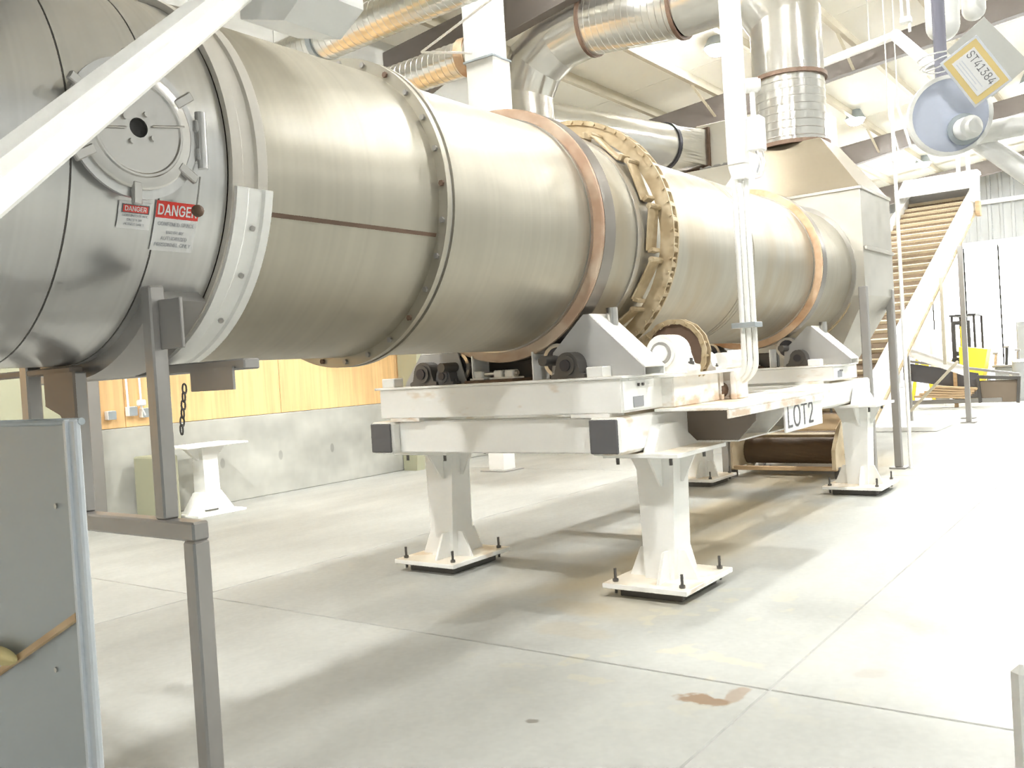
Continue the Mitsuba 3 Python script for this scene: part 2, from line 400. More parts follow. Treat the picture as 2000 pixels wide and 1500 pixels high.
# ---------------------------------------------------------------- the rotary drum
dr_ = thing('rotary_drum', 'huge brushed stainless steel rotating drum lying on the white skid', 'dryer drum')
def shell(y0, y1, r=R, n=160):
    return lathe([(r - .02, y0), (r, y0), (r, y1), (r - .02, y1)], CX, CZ, n)
part(dr_, 'shell', shell(2.45, 3.66, R + .004), 'm_drum', 30)
part(dr_, 'shell', shell(3.66, 6.02), 'm_drum', 30)
part(dr_, 'shell', shell(6.02, 7.9), 'm_drum', 30)
part(dr_, 'shell', shell(7.9, 9.7), 'm_drum', 30)
part(dr_, 'shell', shell(9.7, 11.3), 'm_drum', 30)
for yy in (2.62, 3.15): pass
part(dr_, 'weld_seam', on_drum(sheet(2.53, 3.63, -.010, .010, 0, .004, 2), 0, math.asin((2.325 - CZ) / R), R + .004), 'm_brown_flange')
for y in (7.9, 7.97, 8.04): part(dr_, 'weld_seam', band(R, R + .004, y - .006, y + .006, CX, CZ), 'm_drum', 30)
# bolted flange
for y0, y1 in ((3.64, 3.675), (3.70, 3.735)):
    part(dr_, 'flange', band(R - .01, .878, y0, y1, CX, CZ), 'm_drum', 30)
part(dr_, 'flange_gasket', band(R - .01, .862, 3.675, 3.70, CX, CZ), 'm_grey_paint', 30)
part(dr_, 'flange_collar', band(R - .01, R + .012, 3.735, 3.80, CX, CZ), 'm_drum', 30)
for i in range(28):
    a = 2 * PI * i / 28 + .05
    p = np.array([CX + .848 * math.cos(a), 3.64, CZ + .848 * math.sin(a)])
    part(dr_, 'flange_bolt', hexbolt(p, (0, -1, 0), .016, .014), 'm_tube_steel' if i % 4 else 'm_brown_flange')
# riding rings
for y0, y1 in ((5.19, 5.37), (9.75, 9.93)):
    rr = part(dr_, 'riding_ring', lathe([(R - .01, y0), (.880, y0), (.895, y0 + .008), (.895, y1 - .008), (.88, y1), (R - .01, y1), (R - .01, y0)], CX, CZ, 160), 'm_rust_dull' if y0 < 6 else 'm_rust', 30, label='rusty orange riding ring round the drum')
    part(rr, 'tread', band(.893, .8975, y0 + .03, y1 - .012, CX, CZ, 160), 'm_tread', 30, label='polished tread of the ring')
    part(dr_, 'ring_collar', band(R - .01, R + .010, y0 - .03, y0, CX, CZ), 'm_steel_bright', 30)
# sprocket ring with teeth, tangential straps
YG = 6.12
Ng = 54
def gear_poly(ri, ro, th, n):
    pts = []
    for i in range(n):
        a = 2 * PI * i / n; s = 2 * PI / n
        pts += [((ro) * math.cos(a), ro * math.sin(a)), (ro * math.cos(a + .42 * s), ro * math.sin(a + .42 * s)),
                ((ro + th) * math.cos(a + .56 * s), (ro + th) * math.sin(a + .56 * s)), ((ro + th) * math.cos(a + .80 * s), (ro + th) * math.sin(a + .80 * s))]
    g = Polygon(pts)
    return g.difference(Point(0, 0).buffer(ri, 48)) if ri else g
g = prism(gear_poly(.855, .945, .028, Ng), 'y', YG - .03, YG + .03); g.apply_translation((CX, 0, CZ))
part(dr_, 'sprocket_ring', g, 'm_chain', label='dusty brown toothed sprocket ring round the drum')
part(dr_, 'girth_band', band(R - .01, R + .012, 5.80, 5.86, CX, CZ), 'm_steel_bright', 30)
for i in range(14):
    a = 2 * PI * i / 14 + .12
    p = np.array([CX + (R + .014) * math.cos(a - .30), 0, CZ + (R + .014) * math.sin(a - .30)])
    q = np.array([CX + .875 * math.cos(a + .08), 0, CZ + .875 * math.sin(a + .08)])
    rad = np.array([math.cos(a), 0, math.sin(a)])
    st = part(dr_, 'spring_strap', bar(p + [0, YG - .12, 0], q + [0, YG - .12, 0], .15, .014, up=rad), 'm_chain')
    part(st, 'pin', cyl(q + [0, YG - .19, 0], q + [0, YG - .02, 0], .022, 10), 'm_chain')
    part(st, 'lug', bar(p + [0, YG - .12, 0], p + rad * .05 + [0, YG - .12, 0], .11, .03), 'm_chain')
# discharge end ring
part(dr_, 'end_ring', band(R - .01, .862, 11.12, 11.17, CX, CZ), 'm_steel_bright', 30)
part(dr_, 'end_ring', band(R - .01, .872, 11.17, 11.3, CX, CZ), 'm_chain', 30)

# drive chain on the ring and pinion
PX, PZ, PR = -2.985, 1.635, .235
ch = thing('drive_chain', 'dusty roller chain running round the drum sprocket and the pinion', 'chain')
def link(p, t):
    t = np.array([t[0], 0, t[1]]); t /= np.linalg.norm(t); nn = np.array([-t[2], 0, t[0]])
    L = .052
    return cat_([box_dir(p + [0, s * .036, 0], t, nn, L, .03, .007) for s in (-1, 1)] + [cyl(p + [0, -.058, 0], p + [0, .058, 0], .0115, 7)])
def box_dir(c, t, nn, lx, lz, ly):
    m = trimesh.creation.box((2 * lx, 2 * ly, 2 * lz * .6))
    M = np.eye(4); M[:3, 0], M[:3, 1], M[:3, 2], M[:3, 3] = t, (0, 1, 0), nn, c
    if np.linalg.det(M[:3, :3]) < 0: M[:3, 1] *= -1
    m.apply_transform(M); return m
Nl = 58
for i in range(Nl):
    a = 2 * PI * i / Nl
    if -2.25 < (a - 2 * PI if a > PI else a) < -1.1: continue
    part(ch, 'link', link(np.array([CX + .955 * math.cos(a), YG, CZ + .955 * math.sin(a)]), (-math.sin(a), math.cos(a))), 'm_chain')
for i in range(16):
    a = math.radians(132) - i * math.radians(23)
    part(ch, 'link', link(np.array([PX + PR * math.cos(a), YG, PZ + PR * math.sin(a)]), (-math.sin(a), math.cos(a))), 'm_chain')
a0 = np.array([PX + PR * math.cos(math.radians(132)), PZ + PR * math.sin(math.radians(132))]); a1 = np.array([-3.62, 1.565])
for i in range(5):
    q = a0 + (a1 - a0) * (i + .6) / 5.0
    part(ch, 'link', link(np.array([q[0], YG, q[1]]), tuple(a1 - a0)), 'm_chain')
ds = thing('pinion_sprocket', 'brown drive pinion wheel behind the white bearing housing', 'sprocket')
g = prism(gear_poly(.03, .215, .02, 22), 'y', YG - .02, YG + .02); g.apply_translation((PX, 0, PZ))
part(ds, 'wheel', g, 'm_brown_flange')
part(ds, 'hub', cyl((PX, YG - .09, PZ), (PX, YG + .09, PZ), .075, 24), 'm_dark_steel', 30)
part(ds, 'shaft', cyl((PX, YG - .28, PZ), (PX, YG + .45, PZ), .04, 20), 'm_dark_steel', 30)

# ---------------------------------------------------------------- inlet casing with door, band and signs
ca = thing('inlet_casing', 'fixed stainless steel inlet casing at the near end of the drum', 'casing')
for y0, y1 in ((-2.2, .2), (.2, 1.676), (1.684, 2.022), (2.03, 2.33)):
    part(ca, 'casing_sheet', lathe([(R - .02, y0), (R, y0), (R, y1), (R - .02, y1)], CX, CZ, 160), 'm_casing', 30)
for y in (1.68, 2.026, .2): part(ca, 'seam', band(R - .02, R - .003, y - .006, y + .006, CX, CZ), 'm_dark_steel', 30)
part(ca, 'lower_collar', band(R, .878, 2.06, 2.30, CX, CZ, 60, ang0=math.radians(205), ang1=math.radians(318)), 'm_tube_steel', 30)
part(ca, 'end_plate', cyl((CX, -2.2, CZ), (CX, -2.15, CZ), R, 64), 'm_casing', 30)
sb = part(ca, 'seal_band', lathe([(R, 2.335), (R + .028, 2.335), (R + .028, 2.385), (R + .018, 2.395), (R + .018, 2.45), (R + .03, 2.46), (R + .03, 2.51), (R, 2.51), (R, 2.335)], CX, CZ, 160), 'm_band_shaded', 30, label='white seal strap round the casing end, greyed by painted shade')
part(sb, 'overlap_strap', lathe([(R + .02, 2.345), (R + .046, 2.345), (R + .046, 2.40), (R + .038, 2.41), (R + .038, 2.475), (R + .048, 2.485), (R + .048, 2.525), (R + .02, 2.525), (R + .02, 2.345)], CX, CZ, 60, ang0=math.radians(-110), ang1=math.radians(-9)), 'm_white', 30)
for a in (-20, -34, -50): 
    aa = math.radians(a); part(sb, 'strap_bolt', cyl((CX + (R + .035) * math.cos(aa), 2.44, CZ + (R + .035) * math.sin(aa)), (CX + (R + .05) * math.cos(aa), 2.44, CZ + (R + .05) * math.sin(aa)), .012, 8), 'm_grey_paint')
# inspection door on the side
HY, HZ = 1.91, 2.565
def xl(prof, n=64):
    """profile [(r, x)] turned about the x axis through the door centre"""
    m = lathe([(r, x) for r, x in prof], 0, 0, n); v = np.array(m.vertices)
    m = trimesh.Trimesh(np.c_[v[:, 1], v[:, 0] + HY, v[:, 2] + HZ], m.faces, process=False)
    if m.volume < 0: m.invert()
    return m
xs_ = CX + R
hd = part(ca, 'inspection_door', xl([(.036, xs_ - .01), (.036, xs_ + .055), (.165, xs_ + .055), (.17, xs_ + .061), (.178, xs_ + .061), (.183, xs_ + .055), (.215, xs_ + .052), (.225, xs_ + .045), (.225, xs_ + .03), (.036, xs_ + .03)]), 'm_steel_bright', 30, label='round bolted inspection door with a small dark opening')
part(ca, 'door_neck', xl([(.235, xs_ - .06), (.235, xs_ + .02), (.258, xs_ + .022), (.258, xs_ + .034), (.22, xs_ + .034), (.22, xs_ - .06), (.235, xs_ - .06)]), 'm_casing', 30)
part(hd, 'opening', cyl((xs_ + .02, HY, HZ), (xs_ + .04, HY, HZ), .037, 28), 'm_dark_hole')
for k in range(4):
    a = PI / 4 + k * PI / 2 + .25
    part(hd, 'bolt', hexbolt((xs_ + .053, HY + .062 * math.cos(a), HZ + .062 * math.sin(a)), (1, 0, 0), .011, .012, 8), 'm_steel_bright')
for a in (-150, -95, -35, 35, 95, 150):
    a = math.radians(a); c, s = math.cos(a), math.sin(a)
    part(hd, 'clamp', bar((xs_ + .045, HY + .20 * c, HZ + .20 * s), (xs_ + .05, HY + .285 * c, HZ + .285 * s), .035, .022, up=(1, 0, 0)), 'm_steel_bright')
part(hd, 'hinge', cat_([cyl((xs_ + .04, HY + .275, HZ - .11), (xs_ + .04, HY + .275, HZ + .11), .02, 14), box(xs_ - .02, xs_ + .05, HY + .25, HY + .30, HZ + .03, HZ + .08, .005), box(xs_ - .02, xs_ + .05, HY + .25, HY + .30, HZ - .08, HZ - .03, .005)]), 'm_casing', 30)
part(hd, 'cover_wire', bar((xs_ + .062, HY - .20, HZ - .03), (xs_ + .062, HY - .05, HZ - .008), .008, .008), 'm_steel_bright')
part(hd, 'cover_wire', bar((xs_ + .062, HY + .05, HZ + .012), (xs_ + .062, HY + .19, HZ + .035), .008, .008), 'm_steel_bright')
# hanging knob on a cord
kn = thing('door_knob_on_cord', 'dark round knob hanging on a cord before the larger danger sign', 'knob')
part(kn, 'knob', move(trimesh.creation.icosphere(subdivisions=2, radius=.024), -3.035, 2.14, 2.285), 'm_brown_flange', True)
part(kn, 'cord', tube([(-3.04, 2.14, 2.30), (-3.035, 2.15, 2.36), (-3.04, 2.165, 2.42)], .004, 6), 'm_grey_paint', True)

def danger_sign(label, y0, y1, z0, z1, big):
    am = math.asin((.5 * (z0 + z1) - CZ) / R); w = (y1 - y0); h = (z1 - z0) / math.cos(am)
    t = thing('danger_sign', label, 'sign')
    yc = (y0 + y1) / 2; r = R + .004
    part(t, 'plate', on_drum(sheet(-w / 2, w / 2, -h / 2, h / 2, 0, .003), yc, am, r), 'm_sign_white')
    def text(s, hh, v, m, bold=False, maxw=.9):
        tm = meshkit.text_mesh(s, hh, .0012, bold); b = tm.bounds
        k = min(1, maxw * w / (b[1][0] - b[0][0]))
        vv = np.array(tm.vertices); vv[:, 0] = (vv[:, 0] - (b[0][0] + b[1][0]) / 2) * k; vv[:, 1] = vv[:, 1] + v; vv[:, 2] += .005
        part(t, 'lettering', on_drum(trimesh.Trimesh(vv, tm.faces, process=False), yc, am, r), m)
    if big:
        part(t, 'red_panel', on_drum(sheet(-w / 2, w / 2, h * .17, h / 2, .003, .0045), yc, am, r), 'm_red')
        text('DANGER', h * .2, h * .235, 'm_sign_white', True, .92)
        text('CONFINED SPACE', h * .075, h * .02, 'm_text_grey', False, .86)
        text('ENTER BY', h * .06, -h * .14, 'm_text_grey', False, .5)
        text('AUTHORIZED', h * .075, -h * .27, 'm_text_grey', False, .62)
        text('PERSONNEL ONLY', h * .075, -h * .40, 'm_text_grey', False, .86)
    else:
        part(t, 'red_panel', on_drum(sheet(-w * .42, w * .42, h * .08, h * .40, .003, .0045, 3), yc, am, r), 'm_text_dark')
        part(t, 'red_panel', on_drum(sheet(-w * .38, w * .38, h * .11, h * .37, .0035, .0048, 3), yc, am, r), 'm_red')
        text('DANGER', h * .17, h * .16, 'm_sign_white', True, .66)
        text('CONFINED SPACE', h * .09, -h * .05, 'm_text_grey', False, .78)
        text('ENTRY BY', h * .09, -h * .21, 'm_text_grey', False, .5)
        text('PERMIT ONLY', h * .09, -h * .37, 'm_text_grey', False, .62)
danger_sign('smaller white danger sign below the round casing door, nearer the left', 1.865, 1.998, 2.215, 2.310, False)
danger_sign('larger white danger sign with wide red header on the casing', 2.015, 2.20, 2.145, 2.325, True)

# ---------------------------------------------------------------- discharge hood
ho = thing('discharge_hood', 'tall stainless hood with sloped top at the far end of the drum', 'hood')
hx0, hx1, hy0, hy1, hzb, hzt = -4.85, -2.95, 11.15, 12.5, 2.22, 3.50
def loft(a, b):
    """frustum between two rectangles (x0,x1,y0,y1,z)"""
    def c(q): return [(q[0], q[2], q[4]), (q[1], q[2], q[4]), (q[1], q[3], q[4]), (q[0], q[3], q[4])]
    v = np.array(c(a) + c(b)); f = []
    for i in range(4):
        j = (i + 1) % 4; f += [[i, j, j + 4], [i, j + 4, i + 4]]
    return trimesh.Trimesh(v, np.array(f), process=False)
front = Polygon([(hx0, 1.95), (hx1, hzb), (hx1, hzt), (hx0, hzt)]).difference(Point(CX, CZ).buffer(.86, 48))
front = Polygon([(hx0, hzb), (hx1, hzb), (hx1, hzt), (hx0, hzt)]).difference(Point(CX, CZ).buffer(.855, 48))
fr = front if front.geom_type == 'Polygon' else None
if fr is not None: part(ho, 'front_plate', prism(fr, 'y', hy0, hy0 + .01), 'm_hood')
else:
    for gg in front.geoms: part(ho, 'front_plate', prism(gg, 'y', hy0, hy0 + .01), 'm_hood')
part(ho, 'side_plate', box(hx1 - .01, hx1, hy0, hy1, 2.78, hzt), 'm_hood')
part(ho, 'side_plate', box(hx1 - .01, hx1, hy0, hy1, hzb, 2.775), 'm_hood')
part(ho, 'side_stiffener', box(hx1, hx1 + .035, hy0 + .04, hy1 - .04, 2.755, 2.80, .004), 'm_hood')
part(ho, 'side_plate', box(hx0, hx0 + .01, hy0, hy1, hzb, hzt), 'm_hood')
part(ho, 'back_plate', box(hx0, hx1, hy1 - .01, hy1, hzb, hzt), 'm_hood')
part(ho, 'top_transition', loft((hx0, hx1, hy0, hy1, hzt), (-4.38, -3.46, 11.42, 12.22, 4.22)), 'm_hood')
part(ho, 'top_edge', cat_([box(hx0 - .02, hx1 + .02, hy0 - .02, hy0, hzt - .03, hzt + .01, .004), box(hx1, hx1 + .02, hy0, hy1, hzt - .03, hzt + .01, .004)]), 'm_hood')
part(ho, 'lower_chute', loft((-4.35, -3.45, 11.35, 12.3, 1.35), (hx0, hx1, hy0, hy1, hzb)), 'm_hood')
for x, y in ((hx1 - .03, hy0 + .02), (hx1 - .03, hy1 - .1), (hx0 + .03, hy0 + .02), (hx0 + .03, hy1 - .1)):
    lg = part(ho, 'leg', box(x - .045, x + .045, y - .045, y + .045, .02, hzb + .1, .008), 'm_tube_steel')
    part(lg, 'foot_plate', box(x - .1, x + .1, y - .1, y + .1, 0, .02, .003), 'm_tube_steel')
solo('thin_white_pole', cat_([cyl((-2.84, 12.42, 0), (-2.84, 12.42, 4.8), .024, 14), cyl((-2.84, 12.42, 3.95), (-2.84, 12.42, 4.03), .034, 14)]), 'm_white', 'slender white pole standing close beside the right leg of the hood', 'pole', 30)

# ---------------------------------------------------------------- exhaust duct over the drum
ex = thing('exhaust_duct', 'shiny round metal duct arching from the hood over the drum', 'duct')
DR, DY, DXR, DXL, DZ = .45, 11.82, -3.95, -8.12, 6.56
def spiral(p, q, r, n=48, pitch=.1):
    """straight duct with raised lock seams"""
    p, q = np.asarray(p, float), np.asarray(q, float); L = np.linalg.norm(q - p); k = int(L / pitch)
    prof = [(r, 0)]
    for i in range(1, k):
        y = i * L / k; prof += [(r, y - .008), (r + .006, y - .004), (r + .006, y + .004), (r, y + .008)]
    prof += [(r, L)]
    m = lathe([(a, b) for a, b in prof], 0, 0, n); v = np.array(m.vertices)
    a, b, d = frame_of(q - p)
    w = p + v[:, :1] * a + v[:, 1:2] * d + v[:, 2:3] * b
    m2 = trimesh.Trimesh(w, m.faces, process=False); return m2
part(ex, 'straight_section', spiral((DXR, DY, 4.22), (DXR, DY, 5.12), DR), 'm_duct', 40)
def ring_at(p, d, r0, r1, w, n=48):
    p = np.asarray(p, float); a, b, d = frame_of(d)
    m = band(r0, r1, -w / 2, w / 2, 0, 0, n); v = np.array(m.vertices)
    m = trimesh.Trimesh(p + v[:, :1] * a + v[:, 1:2] * d + v[:, 2:3] * b, m.faces, process=False)
    if m.volume < 0: m.invert()
    return m
def elbow_pts(c, rad, a0, a1, k, lead0, lead1):
    """mitred bend in the xz plane about c"""
    out = []; da = (a1 - a0) / k
    for i in range(k):
        a = a0 + (i + .5) * da; rr = rad / math.cos(da / 2)
        out.append((c[0] + rr * math.cos(a), c[1], c[2] + rr * math.sin(a)))
    return [lead0] + out + [lead1]
ER = .92
cR = (DXR - ER, DY, DZ - ER)
for m in mitre_tube(elbow_pts(cR, ER, 0, PI / 2, 3, (DXR, DY, 5.12), (-5.38, DY, DZ - .03)), DR): part(ex, 'elbow_gore', m, 'm_duct', True)
part(ex, 'straight_section', spiral((-5.38, DY, DZ - .03), (-6.82, DY, DZ + .09), DR), 'm_duct', 40)
cL = (DXL + ER, DY, DZ - ER)
for m in mitre_tube(elbow_pts(cL, ER, PI / 2, PI, 3, (-6.82, DY, DZ + .09), (DXL, DY, 5.0)), DR): part(ex, 'elbow_gore', m, 'm_duct', True)
part(ex, 'straight_section', spiral((DXL, DY, 5.0), (DXL, DY, 2.0), DR), 'm_duct', 40)
for p, d in (((DXR, DY, 5.12), (0, 0, 1)), ((-5.38, DY, DZ - .03), (1, 0, -.08)), ((-6.82, DY, DZ + .09), (1, 0, -.08)), ((DXR, DY, 4.24), (0, 0, 1))):
    part(ex, 'brown_flange', ring_at(p, d, DR - .01, DR + .035, .05), 'm_brown_flange', 30)

# ducts hanging over the drum at upper left
da = thing('spiral_duct', 'large ribbed round duct above the drum with rusty patches, left one', 'duct')
part(da, 'straight_section', spiral((-9.6, 8.2, 5.93), (-5.9, 8.2, 6.03), .17 * 1.35), 'm_duct', 40)
part(da, 'end_collar', ring_at((-8.75, 8.2, 5.95), (1, 0, 0), .22, .26, .08), 'm_galv', 30)
db = thing('spiral_duct', 'second round duct, lower, ending at the white vertical box duct', 'duct')
part(db, 'straight_section', spiral((-10.5, 9.45, 5.66), (-7.16, 9.45, 5.72), .225), 'm_duct', 40)
part(db, 'end_collar', ring_at((-7.34, 9.45, 5.72), (1, 0, 0), .215, .25, .14), 'm_rust', 30)
dc = thing('spiral_duct', 'close ribbed duct end at the top edge right of the white box', 'duct')
part(dc, 'straight_section', spiral((-7.4, 6.9, 6.05), (-5.2, 6.9, 6.25), .3, pitch=.06), 'm_duct', 40)
bd = thing('box_duct', 'white vertical square box duct behind the drum, left of the arch', 'duct')
part(bd, 'body', box(-7.22, -6.80, 9.2, 9.56, 5.55, 7.4, .01), 'm_wall_white')
part(bd, 'body', box(-7.20, -6.76, 9.2, 9.56, 4.3, 5.54, .01), 'm_wall_white')
part(bd, 'joint', box(-7.23, -6.75, 9.18, 9.58, 5.53, 5.555), 'm_galv')
solo('duct_rod', cat_([bar((-7.55, 8.75, 5.66), (-5.7, 8.75, 6.2), .025), bar((-7.55, 8.75, 5.66), (-6.75, 8.75, 5.45), .025)]), 'm_white', 'thin pale bent rod in front of the lower round duct', 'rod')

pp = thing('transfer_duct', 'shiny round duct with dark collar behind the sprocket ring', 'duct')
dv = np.array([.29, .957, -.02]); dv /= np.linalg.norm(dv)
pe = np.array([-7.3, 15.0, 5.42])
part(pp, 'straight_section', cyl(pe - dv * 3.2, pe, .40, 48), 'm_duct', 30)
part(pp, 'collar', ring_at(pe - dv * .03, dv, .39, .425, .07), 'm_roller_dark', 30)
a_, b_, d_ = frame_of(dv)
def round_to_square(p, d, r, q, hs, n=48):
    a, b, _ = frame_of(d); t = np.arange(n) * 2 * PI / n
    A = p + r * (np.cos(t)[:, None] * a + np.sin(t)[:, None] * b)
    s = 1 / np.maximum(abs(np.cos(t)), abs(np.sin(t)))
    B = q + hs * ((np.cos(t) * s)[:, None] * a + (np.sin(t) * s)[:, None] * b)
    j = np.arange(n); k = (j + 1) % n
    return trimesh.Trimesh(np.vstack([A, B]), np.vstack([np.c_[j, k, k + n], np.c_[j, k + n, j + n]]), process=False)
part(pp, 'square_transition', round_to_square(pe, dv, .40, pe + dv * .75, .33), 'm_duct')
part(pp, 'square_flange', bar(pe + dv * .74, pe + dv * .80, .74, .74), 'm_brown_flange')
wbx = thing('cyclone_box', 'cream painted box housing behind the conduit pole and drum', 'housing')
part(wbx, 'body', box(-7.0, -4.9, 15.7, 17.2, 5.0, 5.85, .01), 'm_roof')
part(wbx, 'ledge', box(-8.2, -4.9, 15.4, 17.2, 4.5, 4.98, .01), 'm_roof')
part(wbx, 'base', box(-8.0, -5.0, 15.6, 17.2, 0, 4.5, .02), 'm_grey_paint')
solo('flexible_hose', tube([(-6.9 + i * .06, 15.55 + .03 * math.sin(i * 2.2), 5.02 + .02 * math.cos(i * 2.2)) for i in range(34)], .025, 8), 'm_grey_paint', 'grey corrugated hose lying along the cream box housing', 'hose', True)

# ---------------------------------------------------------------- skid
sk = thing('skid_frame', 'white painted steel skid frame carrying the drum on four legs', 'frame')
TUBES = ((-5.14, -4.905), (-3.135, -2.90))
for i, (x0, x1) in enumerate(TUBES):
    tb = part(sk, 'long_tube', box(x0, x1, 5.06, 10.95, .998, 1.245, .022), 'm_white_dusty')
    part(tb, 'end_cap', box(x0 + .012, x1 - .012, 5.052, 5.07, 1.01, 1.233, .006), 'm_cap', label='dark end cap of the square tube')
part(sk, 'cross_beam', box(-4.91, -3.13, 5.145, 5.30, 1.0, 1.243, .01), 'm_white')
for y in (6.35, 7.4, 8.45, 9.4): part(sk, 'cross_beam', box(-4.91, -3.13, y, y + .13, 1.0, 1.243, .01), 'm_white')
part(sk, 'centre_channel', box(-4.08, -3.96, 5.3, 10.3, 1.05, 1.20, .01), 'm_white')
part(sk, 'cross_beam', box(-4.91, -3.13, 10.3, 10.45, 1.0, 1.243, .01), 'm_white')
# outrigger platform
part(sk, 'platform_plate', box(-2.9, -2.36, 5.55, 7.5, 1.245, 1.265, .004), 'm_white_rusty')
part(sk, 'platform_lip', box(-2.375, -2.36, 5.55, 7.5, 1.19, 1.245, .003), 'm_white_rusty')
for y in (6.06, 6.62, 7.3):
    part(sk, 'gusset_plate', prism([(-2.9, 1.245), (-2.38, 1.245), (-2.38, 1.14), (-2.52, 1.0), (-2.9, 1.0)], 'y', y, y + .014), 'm_white_dusty' if y > 6.1 else 'm_bracket_brown')  # first gusset browned: shade below the platform painted in
part(sk, 'bottom_plate', prism([(-2.9, 1.0), (-2.52, 1.0), (-2.52, .99), (-2.9, .99)], 'y', 6.06, 7.3), 'm_white_dusty')
part(sk, 'outer_plate', box(-2.392, -2.378, 6.63, 7.5, .995, 1.245, .003), 'm_white')
for s, y, x in (('LOT2', 6.66, -2.378),):
    tm = meshkit.text_mesh(s, .17, .002, False); v = np.array(tm.vertices)
    wv = np.c_[np.full(len(v), x) + v[:, 2], y + v[:, 0] * 1.02, 1.025 + v[:, 1]]
    part(sk, 'handwriting', trimesh.Trimesh(wv, tm.faces, process=False), 'm_text_dark', label='black marker lettering on the platform side')

def roller_base(y0, y1, z1, label):
    t = thing('roller_base', label, 'base frame')
    x0, x1 = -5.07, -2.87
    part(t, 'end_beam', box(x0 + .02, x1 - .02, y0, y0 + .10, 1.27, z1 - .012, .006), 'm_white_dusty')
    part(t, 'top_flange', box(x0 - .02, x1 + .0, y0 - .015, y0 + .16, z1 - .012, z1 + .006, .003), 'm_white_dusty')
    part(t, 'end_beam', box(x0 + .02, x1 - .02, y1 - .1, y1, 1.27, z1 - .012, .006), 'm_white_dusty')
    for x in (x0 + .02, x1 - .12): part(t, 'side_beam', box(x, x + .10, y0 + .1, y1 - .1, 1.27, z1 - .012, .006), 'm_white_dusty')
    part(t, 'deck_plate', box(x0 + .02, x1, y0 + .02, y1, z1 - .012, z1 + .004, .003), 'm_white_dusty')
    for x in (x0 + .12, x1 - .42): part(t, 'shim', box(x, x + .3, y0 + .0, y0 + .2, 1.243, 1.272, .003), 'm_white_rusty')
    for x in (x0 + .06, x1 - .27): part(t, 'stop_block', box(x, x + .13, y0 - .01, y0 + .10, z1 + .004, z1 + .075, .006), 'm_white')
    side = part(t, 'side_plate', box(x1 - .02, x1 - .005, y0 - .0, y0 + .42, 1.285, z1 - .03, .002), 'm_white')
    part(side, 'name_plate', box(x1 - .005, x1 - .0, y0 + .12, y0 + .26, 1.30, 1.37, .001), 'm_plate_grey')
    for dy in (.20, .26): part(side, 'bolt', hexbolt((x1 - .005, y0 + dy, z1 - .06), (1, 0, 0), .011, .01), 'm_dark_steel')
    part(t, 'shade_plate', box(CX - .5, CX + .28, y0 + .42, y0 + .5, z1 + .004, z1 + .17, .008), 'm_dark_steel')  # added dark plate standing in for shade behind the ring
    return t
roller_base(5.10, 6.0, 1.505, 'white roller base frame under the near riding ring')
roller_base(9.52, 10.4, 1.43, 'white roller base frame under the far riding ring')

def gusset_bracket(yf, sgn, zb, label):
    """triangular guard bracket, sgn +1 on the right side of the drum"""
    t = thing('guard_bracket', label, 'bracket')
    def X(d): return CX + sgn * d
    zt = zb + .425
    tri = [(X(.41), zb), (X(1.13), zb), (X(1.13), zb + .05), (X(.73), zt), (X(.69), zt), (X(.43), zb + .18)] if sgn > 0 else [(X(.35), zb), (X(.97), zb), (X(.95), zb + .04), (X(.79), zb + .235), (X(.42), zb + .235)]
    part(t, 'front_plate', prism(tri, 'y', yf, yf + .012), 'm_grey_paint')
    if sgn > 0:
        part(t, 'sloped_flange', bar((X(1.13), yf + .15, zb + .05), (X(.73), yf + .15, zt), .28, .014, up=(1, 0, 1)), 'm_white_dusty')
        part(t, 'back_plate', prism(tri, 'y', yf + .27, yf + .282), 'm_white_dusty')
        part(t, 'stub_pin', cyl((X(.80), yf + .20, zt - .08), (X(.80), yf + .20, zt + .04), .04, 16), 'm_steel_bright', 30)
    else:
        part(t, 'back_plate', prism(tri, 'y', yf + .27, yf + .282), 'm_white_dusty')
        part(t, 'top_cover', bar((X(.42), yf + .14, zb + .24), (X(.79), yf + .14, zb + .24), .28, .012), 'm_white_dusty')
def pillow_block(x, y, z, m, label, s=1.0, cap='m_roller_dark'):
    t = thing('bearing_block', label, 'bearing')
    w, h, d = .13 * s, .105 * s, .075 * s
    arc = [(x + w * .8 * math.cos(a), z + h + w * .8 * math.sin(a)) for a in np.linspace(0, PI, 15)]
    body = prism([(x - w * 1.2, z), (x + w * 1.2, z), (x + w * 1.2, z + .03 * s), (x + w * .95, z + .04 * s), (x + w * .8, z + h)] + arc[1:-1] + [(x - w * .8, z + h), (x - w * .95, z + .04 * s), (x - w * 1.2, z + .03 * s)], 'y', y - d, y + d)
    part(t, 'housing', body, m, 35)
    part(t, 'front_boss', cyl((x, y - d - .02 * s, z + h), (x, y - d, z + h), w * .62, 24), m, 30)
    part(t, 'shaft_end', cyl((x, y - d - .035 * s, z + h), (x, y + d + .05, z + h), w * .36, 20), cap, 30)
    for sx in (-1, 1): part(t, 'mounting_bolt', cat_([hexbolt((x + sx * w * 1.05, y, z + .03 * s), (0, 0, 1), .016 * s, .02 * s), cyl((x + sx * w * 1.05, y, z), (x + sx * w * 1.05, y, z + .07 * s), .009 * s, 8)]), 'm_dark_steel')
    return t
